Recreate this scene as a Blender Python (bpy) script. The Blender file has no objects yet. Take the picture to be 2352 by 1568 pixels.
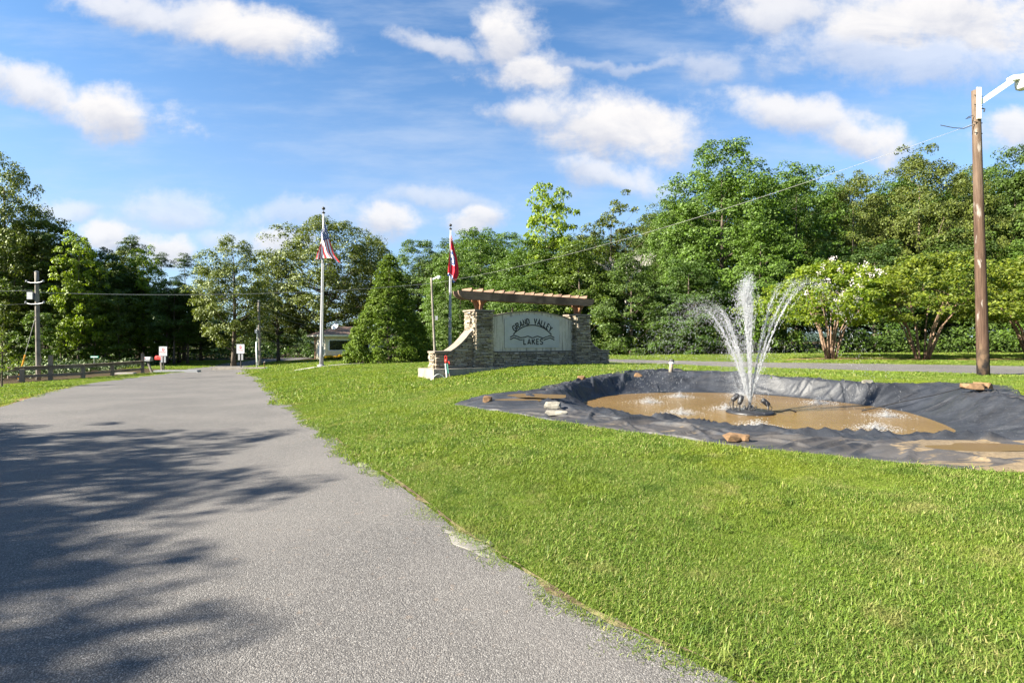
import bpy, bmesh, math, random
import numpy as np
from mathutils import Vector, Matrix, noise as mnoise

# ------------------------------------------------------------------ camera, sky, sun, exposure
scene = bpy.context.scene
COL = scene.collection
F, CAMZ = 1536.0, 1.6           # focal length in pixels of the 3072 px photograph, eye height
cam_d = bpy.data.cameras.new('camera')
cam_d.sensor_width = 36; cam_d.lens = 18; cam_d.clip_end = 3000; cam_d.clip_start = 0.05
cam = bpy.data.objects.new('camera', cam_d); COL.objects.link(cam)
cam.location = (0, 0, CAMZ); cam.rotation_euler = (math.radians(90), 0, 0)
scene.camera = cam

SUN_AZ, SUN_EL = 20.0, 31.0     # the sun stands left of and behind the camera
SX = -math.cos(math.radians(SUN_AZ)) * math.cos(math.radians(SUN_EL))
SY = -math.sin(math.radians(SUN_AZ)) * math.cos(math.radians(SUN_EL))
SZ = math.sin(math.radians(SUN_EL))
sun_d = bpy.data.lights.new('sun', 'SUN'); sun_d.energy = 5.0; sun_d.angle = math.radians(0.53)
sun_d.color = (1.0, 0.93, 0.80)
sun = bpy.data.objects.new('sun', sun_d); COL.objects.link(sun)
sun.rotation_euler = Vector((SX, SY, SZ)).to_track_quat('Z', 'Y').to_euler()
scene.view_settings.view_transform = 'Standard'
scene.view_settings.look = 'None'
scene.view_settings.exposure = 2.2
scene.view_settings.gamma = 1.0
scene.view_settings.use_curve_mapping = False
scene.cycles.max_bounces = 8
scene.cycles.transparent_max_bounces = 16
scene.cycles.use_adaptive_sampling = True
scene.cycles.adaptive_threshold = 0.015

world = bpy.data.worlds.new('World'); scene.world = world; world.use_nodes = True
def build_world():
    nt = world.node_tree; N = nt.nodes; L = nt.links; N.clear()
    def node(t, **k):
        n = N.new(t)
        for a, b in k.items(): setattr(n, a, b)
        return n
    def math_(op, a, b=None, c=None, clamp=False):
        n = node('ShaderNodeMath', operation=op, use_clamp=clamp)
        for i, v in enumerate((a, b, c)):
            if v is None: continue
            if isinstance(v, (int, float)): n.inputs[i].default_value = v
            else: L.new(v, n.inputs[i])
        return n.outputs[0]
    def mixc(f, a, b, mode='MIX'):
        n = node('ShaderNodeMix', data_type='RGBA', blend_type=mode)
        for i, v in ((0, f), (6, a), (7, b)):
            if isinstance(v, (int, float)): n.inputs[i].default_value = v
            elif isinstance(v, tuple): n.inputs[i].default_value = (*v, 1)
            else: L.new(v, n.inputs[i])
        return n.outputs[2]
    def smooth(x, a, b):
        n = node('ShaderNodeMapRange', interpolation_type='SMOOTHSTEP')
        L.new(x, n.inputs[0]); n.inputs[1].default_value = a; n.inputs[2].default_value = b
        return n.outputs[0]
    def combine(x, y, z=0.0):
        n = node('ShaderNodeCombineXYZ')
        for i, v in enumerate((x, y, z)):
            if isinstance(v, (int, float)): n.inputs[i].default_value = v
            else: L.new(v, n.inputs[i])
        return n.outputs[0]
    def noise(vec, scale, detail, rough=0.55, dist=0.0):
        n = node('ShaderNodeTexNoise'); L.new(vec, n.inputs['Vector'])
        n.inputs['Scale'].default_value = scale; n.inputs['Detail'].default_value = detail
        n.inputs['Roughness'].default_value = rough; n.inputs['Distortion'].default_value = dist
        return n.outputs['Fac']
    sky = node('ShaderNodeTexSky', sky_type='NISHITA', sun_disc=False)
    sky.sun_elevation = math.radians(SUN_EL)
    sky.sun_rotation = math.atan2(SX, SY)
    sky.air_density = 1.0; sky.dust_density = 0.3; sky.ozone_density = 2.0; sky.altitude = 100
    tc = node('ShaderNodeTexCoord'); sep = node('ShaderNodeSeparateXYZ'); L.new(tc.outputs['Generated'], sep.inputs[0])
    X, Y, Z = sep.outputs
    ys = math_('MAXIMUM', Y, 0.12)
    U = math_('DIVIDE', X, ys); V = math_('DIVIDE', Z, ys)
    P = combine(U, V)
    wn = node('ShaderNodeTexNoise'); L.new(P, wn.inputs['Vector']); wn.inputs['Scale'].default_value = 6.0; wn.inputs['Detail'].default_value = 5.0; wn.inputs['Roughness'].default_value = 0.6
    wv = node('ShaderNodeVectorMath', operation='MULTIPLY_ADD'); L.new(wn.outputs['Color'], wv.inputs[0]); wv.inputs[1].default_value = (.13, .10, 0); L.new(P, wv.inputs[2])
    wo = node('ShaderNodeVectorMath', operation='SUBTRACT'); L.new(wv.outputs[0], wo.inputs[0]); wo.inputs[1].default_value = (.065, .05, 0)
    PW = wo.outputs[0]
    warp = noise(P, 11.0, 7.0, 0.62)
    wisp = noise(combine(math_('MULTIPLY', U, 0.7), math_('MULTIPLY', V, 1.4)), 7.0, 7.0, 0.62, 0.5)
    # the cumulus clouds over the wood: (tangent of bearing, tangent of elevation, half width, half height, tilt, thickness)
    def o(x, y, a, b, tilt, s): return ((x - 1176) / 1176, (784 - y) / 1176, a / 1176, b / 1176, -math.atan(tilt), s)
    clouds = [o(350, 20, 190, 42, .16, .8), o(560, 70, 170, 62, .22, 1), o(640, 85, 70, 55, 0, 1), o(60, 195, 150, 52, .3, .9), o(240, 255, 150, 55, .2, 1),
              o(1165, 105, 66, 78, 0, 1), o(1195, 160, 105, 40, .1, 1), o(1020, 105, 90, 24, .25, .7), o(1395, 290, 190, 82, .12, 1),
              o(1430, 265, 110, 62, .0, 1), o(1235, 262, 105, 42, .0, .85), o(2130, 50, 310, 105, 0, 1), o(1800, 25, 180, 52, .1, .85),
              o(2080, 140, 300, 62, .06, .6), o(1840, 275, 160, 52, .16, .9), o(1960, 315, 120, 48, .1, .95), o(1390, 400, 130, 42, .22, .75),
              o(2340, 290, 90, 52, 0, .9), o(1420, 152, 190, 13, .02, .36), o(1610, 150, 70, 34, 0, .5), o(390, 490, 120, 45, 0, .5),
              o(160, 478, 80, 26, 0, .55), o(1010, 458, 130, 26, .05, .45), o(250, 540, 62, 36, 0, .9), o(380, 568, 80, 34, 0, .9),
              o(640, 555, 62, 34, 0, .9), o(880, 515, 62, 44, .2, .9), o(1100, 500, 70, 38, -.2, .9), o(700, 500, 140, 36, 0, .45), o(520, 545, 90, 30, 0, .5)]
    best = None; col = None
    for (cu, cv, a, b, rot, s) in clouds:
        m = node('ShaderNodeMapping', vector_type='TEXTURE'); L.new(PW, m.inputs[0])
        m.inputs['Location'].default_value = (cu, cv, 0); m.inputs['Rotation'].default_value = (0, 0, rot)
        m.inputs['Scale'].default_value = (a * 1.58, b * 1.58, 1)
        ln = node('ShaderNodeVectorMath', operation='LENGTH'); L.new(m.outputs[0], ln.inputs[0])
        mi = math_('SUBTRACT', 1.0, ln.outputs['Value'])
        sx = node('ShaderNodeSeparateXYZ'); L.new(m.outputs[0], sx.inputs[0])
        c = combine(sx.outputs[1], s)
        if best is None: best, col = mi, c
        else:
            g = smooth(math_('SUBTRACT', mi, best), -.22, .22)
            mv = node('ShaderNodeMix', data_type='VECTOR')
            L.new(g, mv.inputs[0]); L.new(col, mv.inputs[4]); L.new(c, mv.inputs[5])
            col = mv.outputs[1]; best = math_('SMOOTH_MAX', best, mi, 0.10)
    sc = node('ShaderNodeSeparateXYZ'); L.new(col, sc.inputs[0])
    dv, strength = sc.outputs[0], sc.outputs[1]
    n1 = math_('ADD', math_('MULTIPLY', math_('SUBTRACT', warp, 0.5), 1.35), math_('MULTIPLY', math_('SUBTRACT', wisp, 0.5), 0.85))
    base_soft = math_('MULTIPLY', math_('MINIMUM', dv, 0.0), 0.15)
    dens = smooth(math_('ADD', math_('ADD', best, n1), base_soft), 0.05, 0.74)
    dens = math_('MULTIPLY', dens, strength)
    front = smooth(Y, 0.14, 0.30)
    dens = math_('MULTIPLY', dens, front)
    # high thin veil and, for every direction, a scatter of the same cumulus
    zs = math_('MAXIMUM', Z, 0.06)
    Q = combine(math_('DIVIDE', X, zs), math_('DIVIDE', Y, zs))
    gen = smooth(noise(Q, 0.9, 6.0, 0.58), 0.52, 0.70)
    gen = math_('MULTIPLY', math_('MULTIPLY', gen, math_('SUBTRACT', 1.0, front)), smooth(Z, 0.03, 0.2))
    rotm = node('ShaderNodeMapping'); L.new(P, rotm.inputs[0]); rotm.inputs['Rotation'].default_value = (0, 0, 0.32); rotm.inputs['Scale'].default_value = (1.0, 4.5, 1)
    veil = math_('MULTIPLY', math_('MULTIPLY', smooth(noise(rotm.outputs[0], 2.2, 6.0, 0.6), 0.42, 0.75), 0.42), front)
    haze_low = math_('MULTIPLY', math_('SUBTRACT', 1.0, smooth(Z, 0.0, 0.55)), 0.60)
    K = CLOUD_K
    shade = smooth(math_('ADD', dv, math_('MULTIPLY', math_('SUBTRACT', wisp, 0.5), 1.8)), -0.75, 0.35)
    ccol = mixc(shade, (K * .63, K * .67, K * .79), (K * 1.02, K * 1.0, K * 1.0))
    blue = mixc(1.0, sky.outputs[0], SKY_TINT, 'MULTIPLY')
    blue = mixc(haze_low, blue, (K * .60, K * .75, K * .97))
    blue = mixc(veil, blue, (K * .74, K * .84, K * 1.0))
    full = mixc(dens, blue, ccol)
    full = mixc(gen, full, (K * .85, K * .86, K * .9))
    bg = node('ShaderNodeBackground'); L.new(full, bg.inputs[0]); bg.inputs[1].default_value = SKY_STRENGTH
    out = node('ShaderNodeOutputWorld'); L.new(bg.outputs[0], out.inputs[0])
SKY_STRENGTH = 0.05
CLOUD_K = 4.3                   # brightness of a sunlit cloud, before the strength above
SKY_TINT = (0.60, 0.86, 1.04)
build_world()

# ------------------------------------------------------------------ helpers
def tag(o, label=None, cat=None, group=None, kind=None):
    if label: o['label'] = label
    if cat: o['category'] = cat
    if group: o['group'] = group
    if kind: o['kind'] = kind
    return o
def empty(name, loc, label=None, cat=None, group=None, rz=0.0):
    o = bpy.data.objects.new(name, None); COL.objects.link(o)
    o.location = loc; o.rotation_euler = (0, 0, rz); o.empty_display_size = 0.2
    return tag(o, label, cat, group)
def root_offset(p):
    v = Vector((0, 0, 0))
    while p is not None:
        v += Vector(p.location); p = p.parent
    return v
def mesh_object(name, me, mat, parent=None):
    o = bpy.data.objects.new(name, me); COL.objects.link(o)
    for m in (mat if isinstance(mat, (list, tuple)) else [mat]):
        if m is not None and len(me.materials) < (len(mat) if isinstance(mat, (list, tuple)) else 1): me.materials.append(m)
    o.parent = parent
    return o
def fast_mesh(name, V, Fc, smooth=False):
    """mesh from arrays; Fc is (n,3) or (n,4)"""
    V = np.asarray(V, np.float32); Fc = np.asarray(Fc, np.int32)
    me = bpy.data.meshes.new(name)
    me.vertices.add(len(V)); me.vertices.foreach_set('co', V.ravel())
    k = Fc.shape[1]
    me.loops.add(Fc.size); me.loops.foreach_set('vertex_index', Fc.ravel())
    me.polygons.add(len(Fc)); me.polygons.foreach_set('loop_start', np.arange(len(Fc), dtype=np.int32) * k)
    me.polygons.foreach_set('loop_total', np.full(len(Fc), k, np.int32))
    if smooth: me.polygons.foreach_set('use_smooth', np.ones(len(Fc), bool))
    me.update(calc_edges=True); me.validate()
    return me
class MB:
    def __init__(s): s.v = []; s.f = []; s.m = []
    def add(s, vs, fs, mi=0):
        b = len(s.v); s.v += [tuple(x) for x in vs]; s.f += [tuple(i + b for i in f) for f in fs]; s.m += [mi] * len(fs); return s
    def box(s, c, d, rz=0.0, M=None, mi=0, taper=1.0):
        x, y, z = d[0] / 2, d[1] / 2, d[2] / 2
        vs = [Vector((sx * x * (taper if sz > 0 else 1), sy * y * (taper if sz > 0 else 1), sz * z)) for sz in (-1, 1) for sx, sy in ((-1, -1), (1, -1), (1, 1), (-1, 1))]
        R = M if M is not None else Matrix.Rotation(rz, 3, 'Z')
        vs = [R @ v + Vector(c) for v in vs]
        return s.add(vs, [(3, 2, 1, 0), (4, 5, 6, 7), (0, 1, 5, 4), (1, 2, 6, 5), (2, 3, 7, 6), (3, 0, 4, 7)], mi)
    def span(s, a, b, w, h, mi=0):
        """square bar from a to b"""
        a, b = Vector(a), Vector(b); d = b - a; z = d.normalized()
        up = Vector((0, 0, 1)) if abs(z.z) < 0.95 else Vector((0, 1, 0))
        x = up.cross(z).normalized(); y = z.cross(x)
        vs = [p + x * sx * w / 2 + y * sy * h / 2 for p in (a, b) for sx, sy in ((-1, -1), (1, -1), (1, 1), (-1, 1))]
        return s.add(vs, [(3, 2, 1, 0), (4, 5, 6, 7), (0, 1, 5, 4), (1, 2, 6, 5), (2, 3, 7, 6), (3, 0, 4, 7)], mi)
    def tube(s, pts, rad, n=8, mi=0, caps=True):
        pts = [Vector(p) for p in pts]
        if isinstance(rad, (int, float)): rad = [rad] * len(pts)
        vs = []; fs = []; ref = None
        for i, p in enumerate(pts):
            t = (pts[min(i + 1, len(pts) - 1)] - pts[max(i - 1, 0)]).normalized()
            if ref is None: ref = Vector((1, 0, 0)) if abs(t.x) < 0.9 else Vector((0, 1, 0))
            x = (ref - t * ref.dot(t)).normalized(); y = t.cross(x); ref = x
            for k in range(n):
                a = 2 * math.pi * k / n
                vs.append(p + (x * math.cos(a) + y * math.sin(a)) * rad[i])
        for i in range(len(pts) - 1):
            for k in range(n):
                k2 = (k + 1) % n
                fs.append((i * n + k, i * n + k2, (i + 1) * n + k2, (i + 1) * n + k))
        if caps:
            fs.append(tuple(range(n - 1, -1, -1))); fs.append(tuple((len(pts) - 1) * n + k for k in range(n)))
        return s.add(vs, fs, mi)
    def lathe(s, prof, n=16, c=(0, 0, 0), mi=0):
        vs = []; fs = []
        for (r, z) in prof:
            for k in range(n):
                a = 2 * math.pi * k / n; vs.append((c[0] + r * math.cos(a), c[1] + r * math.sin(a), c[2] + z))
        for i in range(len(prof) - 1):
            for k in range(n):
                k2 = (k + 1) % n; fs.append((i * n + k, i * n + k2, (i + 1) * n + k2, (i + 1) * n + k))
        fs.append(tuple(range(n - 1, -1, -1))); fs.append(tuple((len(prof) - 1) * n + k for k in range(n)))
        return s.add(vs, fs, mi)
    def prism(s, poly, axis_o, ax, ay, az, t, mi=0):
        """2-D polygon (counter-clockwise) in the plane ax, ay, thickness t along az"""
        o, ax, ay, az = Vector(axis_o), Vector(ax), Vector(ay), Vector(az); n = len(poly)
        vs = [o + ax * a + ay * b for a, b in poly] + [o + ax * a + ay * b + az * t for a, b in poly]
        fs = [tuple(range(n - 1, -1, -1)), tuple(range(n, 2 * n))] + [(i, (i + 1) % n, n + (i + 1) % n, n + i) for i in range(n)]
        return s.add(vs, fs, mi)
    def ribbon(s, pts, w, o, ax, ay, az, t, mi=0):
        """a flat stroke of width w along a 2-D polyline, thickness t"""
        o, ax, ay, az = Vector(o), Vector(ax), Vector(ay), Vector(az)
        P = [Vector((p[0], p[1], 0)) for p in pts]; n = len(P); Ls = []; Rs = []
        closed = (P[0] - P[-1]).length < 1e-6
        for i in range(n):
            a = P[i - 1] if i > 0 else (P[-2] if closed else None)
            b = P[i + 1] if i < n - 1 else (P[1] if closed else None)
            d1 = (P[i] - a).normalized() if a is not None else None
            d2 = (b - P[i]).normalized() if b is not None else None
            d = ((d1 or d2) + (d2 or d1))
            d = d.normalized() if d.length > 1e-4 else (d1 or d2)
            nn = Vector((-d.y, d.x, 0)); c = max(0.5, abs(d.dot(d1 or d2)))
            Ls.append(P[i] + nn * w / 2 / c); Rs.append(P[i] - nn * w / 2 / c)
        vs = []
        for q in (Ls, Rs):
            for p in q: vs.append(o + ax * p.x + ay * p.y)
        for q in (Ls, Rs):
            for p in q: vs.append(o + ax * p.x + ay * p.y + az * t)
        fs = []
        for i in range(n - 1):
            fs.append((2 * n + i, 3 * n + i, 3 * n + i + 1, 2 * n + i + 1))
            fs.append((i, 2 * n + i, 2 * n + i + 1, i + 1)); fs.append((n + i + 1, 3 * n + i + 1, 3 * n + i, n + i))
        fs.append((0, n, 3 * n, 2 * n)); fs.append((n - 1, 3 * n - 1, 4 * n - 1, 2 * n - 1)[::-1])
        return s.add(vs, fs, mi)
    def build(s, name, mat, parent=None, smooth=False, local=False):
        off = Vector((0, 0, 0)) if local else root_offset(parent)
        me = bpy.data.meshes.new(name); me.from_pydata([(v[0] - off.x, v[1] - off.y, v[2] - off.z) for v in s.v], [], s.f)
        if any(s.m): me.polygons.foreach_set('material_index', s.m)
        if smooth: me.polygons.foreach_set('use_smooth', [True] * len(me.polygons))
        me.update()
        return mesh_object(name, me, mat, parent)
def copy_tree(o, parent=None):
    c = o.copy(); COL.objects.link(c); c.parent = parent
    for ch in list(o.children): copy_tree(ch, c)
    return c

# ------------------------------------------------------------------ materials
def mat_base(name):
    m = bpy.data.materials.new(name); m.use_nodes = True
    nt = m.node_tree; nt.nodes.clear(); return m, nt
class NT:
    def __init__(s, name): s.m, s.nt = mat_base(name); s.N = s.nt.nodes; s.L = s.nt.links
    def node(s, t, **k):
        n = s.N.new(t)
        for a, b in k.items(): setattr(n, a, b)
        return n
    def set(s, sock, v):
        if isinstance(v, (int, float)): sock.default_value = v
        elif isinstance(v, tuple): sock.default_value = (*v, 1) if len(sock.default_value) == 4 and len(v) == 3 else v
        else: s.L.new(v, sock)
    def math(s, op, a, b=0.0, clamp=False):
        n = s.node('ShaderNodeMath', operation=op, use_clamp=clamp); s.set(n.inputs[0], a); s.set(n.inputs[1], b); return n.outputs[0]
    def mix(s, f, a, b, mode='MIX'):
        n = s.node('ShaderNodeMix', data_type='RGBA', blend_type=mode); s.set(n.inputs[0], f); s.set(n.inputs[6], a); s.set(n.inputs[7], b); return n.outputs[2]
    def pos(s, scale=(1, 1, 1), obj=False):
        if obj: o = s.node('ShaderNodeTexCoord').outputs['Object']
        else: o = s.node('ShaderNodeNewGeometry').outputs['Position']
        if scale == (1, 1, 1): return o
        m = s.node('ShaderNodeMapping'); s.L.new(o, m.inputs[0]); m.inputs['Scale'].default_value = scale; return m.outputs[0]
    def noise(s, vec, scale, detail=4.0, rough=0.55, dist=0.0):
        n = s.node('ShaderNodeTexNoise'); s.L.new(vec, n.inputs['Vector']); n.inputs['Scale'].default_value = scale
        n.inputs['Detail'].default_value = detail; n.inputs['Roughness'].default_value = rough; n.inputs['Distortion'].default_value = dist
        return n.outputs['Fac']
    def voro(s, vec, scale, feature='F1'):
        n = s.node('ShaderNodeTexVoronoi', feature=feature); s.L.new(vec, n.inputs['Vector']); n.inputs['Scale'].default_value = scale; return n
    def ramp(s, f, *stops):
        n = s.node('ShaderNodeValToRGB'); e = n.color_ramp.elements
        while len(e) < len(stops): e.new(0.5)
        for i, (p, c) in enumerate(stops): e[i].position = p; e[i].color = (*c, 1)
        s.L.new(f, n.inputs[0]); return n.outputs[0]
    def step(s, f, a, b):
        n = s.node('ShaderNodeMapRange', interpolation_type='SMOOTHSTEP'); s.L.new(f, n.inputs[0]); n.inputs[1].default_value = a; n.inputs[2].default_value = b; return n.outputs[0]
    def attr(s, name): return s.node('ShaderNodeAttribute', attribute_name=name).outputs['Fac']
    def bump(s, h, strength=0.5, dist=0.02):
        n = s.node('ShaderNodeBump'); n.inputs['Strength'].default_value = strength; n.inputs['Distance'].default_value = dist; s.L.new(h, n.inputs['Height']); return n.outputs[0]
    def pbr(s, col, rough=0.7, normal=None, metal=0.0, spec=0.5, **k):
        p = s.node('ShaderNodeBsdfPrincipled'); s.set(p.inputs['Base Color'], col); s.set(p.inputs['Roughness'], rough); s.set(p.inputs['Metallic'], metal)
        p.inputs['Specular IOR Level'].default_value = spec
        if normal is not None: s.L.new(normal, p.inputs['Normal'])
        for a, b in k.items(): s.set(p.inputs[a.replace('_', ' ')], b)
        return p.outputs[0]
    def out(s, sh):
        o = s.node('ShaderNodeOutputMaterial'); s.L.new(sh, o.inputs[0]); return s.m

def simple(name, c, rough=0.6, metal=0.0, var=0.25, scale=8.0, spec=0.4, bump=0.0):
    t = NT(name); p = t.pos(obj=True); n = t.noise(p, scale, 5)
    d = tuple(x * (1 - var) for x in c); l = tuple(min(1, x * (1 + var)) for x in c)
    col = t.ramp(n, (0.3, d), (0.7, l))
    return t.out(t.pbr(col, rough, t.bump(n, bump, 0.01) if bump else None, metal, spec))
def wood(name, c1, c2, axis='z', rough=0.75, scale=6.0):
    t = NT(name); s = {'z': (6, 6, .5), 'x': (.5, 6, 6), 'y': (6, .5, 6)}[axis]
    p = t.pos(s, obj=True); n = t.noise(p, scale, 6, 0.65); n2 = t.noise(t.pos(obj=True), 1.7, 4)
    col = t.mix(t.step(n2, .45, .7), t.ramp(n, (0.3, c1), (0.7, c2)), tuple(x * .75 for x in c1))
    return t.out(t.pbr(col, rough, t.bump(n, 0.5, 0.01), 0, 0.25))

def mat_leaf(name, c_dark, c_light, trans=0.35, gloss=0.12):
    t = NT(name)
    oi = t.node('ShaderNodeObjectInfo'); g = t.node('ShaderNodeNewGeometry')
    col = t.ramp(g.outputs['Random Per Island'], (0.0, c_dark), (1.0, c_light))
    cl = t.noise(t.pos(obj=True), 0.8, 3)
    col = t.mix(t.step(cl, .4, .65), col, t.mix(0.55, col, c_light))
    col = t.mix(1.0, col, oi.outputs['Color'], 'MULTIPLY')
    d = t.node('ShaderNodeBsdfDiffuse'); t.L.new(col, d.inputs[0])
    tr = t.node('ShaderNodeBsdfTranslucent'); t.L.new(t.mix(1.0, col, (1.25, 1.3, .55), 'MULTIPLY'), tr.inputs[0])
    gl = t.node('ShaderNodeBsdfGlossy'); gl.inputs['Roughness'].default_value = 0.6; gl.inputs[0].default_value = (.55, .6, .45, 1)
    m1 = t.node('ShaderNodeMixShader'); m1.inputs[0].default_value = trans; t.L.new(d.outputs[0], m1.inputs[1]); t.L.new(tr.outputs[0], m1.inputs[2])
    fr = t.node('ShaderNodeFresnel'); fr.inputs[0].default_value = 1.4
    f = t.math('MULTIPLY', fr.outputs[0], gloss, True)
    m2 = t.node('ShaderNodeMixShader'); t.L.new(f, m2.inputs[0]); t.L.new(m1.outputs[0], m2.inputs[1]); t.L.new(gl.outputs[0], m2.inputs[2])
    return t.out(m2.outputs[0])
def mat_bark(name, a, b):
    t = NT(name); n = t.noise(t.pos((5, 5, 1.2), obj=True), 3.0, 6, 0.7)
    return t.out(t.pbr(t.ramp(n, (.3, a), (.7, b)), .9, t.bump(n, .8, .03), 0, .1))

def mat_road():
    t = NT('chip_seal'); p = t.pos()
    v = t.voro(p, 125.0); v2 = t.voro(p, 230.0)
    stone = t.node('ShaderNodeSeparateColor'); t.L.new(v.outputs['Color'], stone.inputs[0])
    c = t.ramp(stone.outputs[0], (0.0, (.085, .081, .078)), (0.45, (.140, .133, .126)), (0.85, (.20, .189, .177)), (1.0, (.31, .295, .275)))
    c = t.mix(t.math('MULTIPLY', t.step(v.outputs['Distance'], .35, .62), .75), c, (.05, .047, .045))
    big = t.noise(t.pos((1, 1, 1)), .55, 5); c = t.mix(t.math('MULTIPLY', t.step(big, .35, .7), .35), c, (.185, .170, .156))
    trk = t.noise(t.pos((.5, .5, .5)), 1.3, 6, .6); c = t.mix(t.math('MULTIPLY', t.step(trk, .52, .75), .25), c, (.09, .087, .085))
    # beyond a few metres single chips melt into an even grey
    warm = t.noise(p, 14.0, 3); c = t.mix(t.math('MULTIPLY', t.step(warm, .62, .75), .25), c, (.24, .17, .12))
    h = t.math('ADD', t.math('MULTIPLY', v.outputs['Distance'], -1.0), t.math('MULTIPLY', v2.outputs['Distance'], -.3))
    return t.out(t.pbr(c, .82, t.bump(h, .55, .008), 0, .2))
def mat_ground():
    t = NT('lawn_soil'); p = t.pos()
    n = t.noise(p, 1.1, 6, .6); f = t.noise(p, 38.0, 4, .7); b = t.noise(p, .22, 4)
    g = t.ramp(f, (.25, (.05, .085, .010)), (.5, (.12, .18, .018)), (.75, (.18, .23, .03)))
    g = t.mix(t.math('MULTIPLY', t.step(n, .5, .72), .5), g, (.22, .215, .07))
    g = t.mix(t.math('MULTIPLY', t.step(b, .45, .65), .35), g, (.13, .19, .03))
    soil = t.ramp(f, (.3, (.055, .036, .022)), (.7, (.15, .10, .06)))
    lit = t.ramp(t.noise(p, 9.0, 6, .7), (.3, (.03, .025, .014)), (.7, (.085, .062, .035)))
    e = t.math('ADD', t.attr('bare'), t.math('MULTIPLY', t.math('SUBTRACT', t.noise(p, 3.0, 5), .5), .9))
    c = t.mix(t.step(e, .35, .65), g, t.ramp(f, (.3, (.17, .095, .045)), (.7, (.30, .20, .11))))
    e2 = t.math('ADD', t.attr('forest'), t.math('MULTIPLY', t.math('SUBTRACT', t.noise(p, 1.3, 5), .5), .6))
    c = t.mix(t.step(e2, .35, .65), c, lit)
    c = t.mix(t.math('MULTIPLY', t.step(t.noise(p, 6.0, 4), .68, .8), .5), c, soil)
    return t.out(t.pbr(c, .95, t.bump(f, .9, .03), 0, .05))
def mat_grass():
    t = NT('grass_blade'); g = t.node('ShaderNodeNewGeometry'); p = t.pos()
    oi = t.node('ShaderNodeObjectInfo')
    r = t.math('FRACT', t.math('ADD', g.outputs['Random Per Island'], oi.outputs['Random']))
    c = t.ramp(r, (0.0, (.078, .138, .020)), (.5, (.142, .212, .033)), (.84, (.200, .264, .052)), (.95, (.36, .33, .13)))
    n = t.noise(p, .55, 5, .6); n2 = t.noise(p, 2.6, 4)
    c = t.mix(t.math('MULTIPLY', t.step(n, .45, .68), .55), c, (.215, .255, .022))
    c = t.mix(t.math('MULTIPLY', t.step(n2, .54, .70), .55), c, (.05, .105, .018)); big = t.noise(p, .28, 4, .6); c = t.mix(t.math('MULTIPLY', t.step(big, .5, .62), .35), c, (.10, .17, .022))
    dry = t.noise(p, 1.6, 5, .65); c = t.mix(t.math('MULTIPLY', t.step(dry, .55, .72), .7), c, (.29, .27, .10))
    d = t.node('ShaderNodeBsdfDiffuse'); t.L.new(c, d.inputs[0])
    tr = t.node('ShaderNodeBsdfTranslucent'); t.L.new(t.mix(1.0, c, (1.2, 1.25, .7), 'MULTIPLY'), tr.inputs[0])
    gl = t.node('ShaderNodeBsdfGlossy'); gl.inputs['Roughness'].default_value = .45
    m1 = t.node('ShaderNodeMixShader'); m1.inputs[0].default_value = .4; t.L.new(d.outputs[0], m1.inputs[1]); t.L.new(tr.outputs[0], m1.inputs[2])
    m2 = t.node('ShaderNodeMixShader'); m2.inputs[0].default_value = .012; t.L.new(m1.outputs[0], m2.inputs[1]); t.L.new(gl.outputs[0], m2.inputs[2])
    return t.out(m2.outputs[0])
def mat_liner():
    t = NT('pond_liner'); p = t.pos()
    n = t.noise(p, 2.2, 6, .6, .6); f = t.noise(p, 22.0, 5, .65); st = t.noise(t.pos((1.0, 4.2, 2)), 1.5, 6, .58, .9)
    base = t.ramp(n, (.3, (.013, .0145, .018)), (.7, (.034, .037, .044)))
    dust = t.math('ADD', t.attr('dirt'), t.math('MULTIPLY', t.math('SUBTRACT', st, .5), 1.3))
    film = t.math('MULTIPLY', t.step(t.math('ADD', dust, .30), .3, .75), t.math('SUBTRACT', 1.0, t.math('MULTIPLY', t.attr('wet'), .8)))
    c = t.mix(t.math('MULTIPLY', film, .34), base, (.115, .098, .082))
    thick = t.step(dust, .52, .64)
    sand = t.ramp(f, (.3, (.10, .073, .044)), (.7, (.18, .136, .084)))
    c = t.mix(thick, c, sand)
    dr = t.noise(p, 60.0, 2); sp = t.math('MULTIPLY', t.step(dr, .66, .72), t.attr('wet'))
    c = t.mix(t.math('MULTIPLY', sp, .4), c, (.35, .36, .38))
    rough = t.math('ADD', t.math('MULTIPLY', thick, .5), t.math('SUBTRACT', .56, t.math('MULTIPLY', t.attr('wet'), .10)))
    h = t.math('ADD', t.noise(t.pos((1, 1, 1)), 5.0, 5, .6, 1.2), t.math('MULTIPLY', f, .15))
    return t.out(t.pbr(c, rough, t.bump(h, .22, .05), 0, .32))
def mat_water():
    t = NT('muddy_water'); p = t.pos()
    n = t.noise(t.pos((1, 1.4, 1)), 9.0, 4, .6, .4); n2 = t.noise(p, 30.0, 3); b = t.noise(p, .7, 4)
    c = t.ramp(b, (.3, (.15, .092, .034)), (.7, (.19, .12, .047)))
    h = t.math('ADD', n, t.math('MULTIPLY', n2, .4))
    return t.out(t.pbr(c, .12, t.bump(h, .30, .04), 0, .12))
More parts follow.
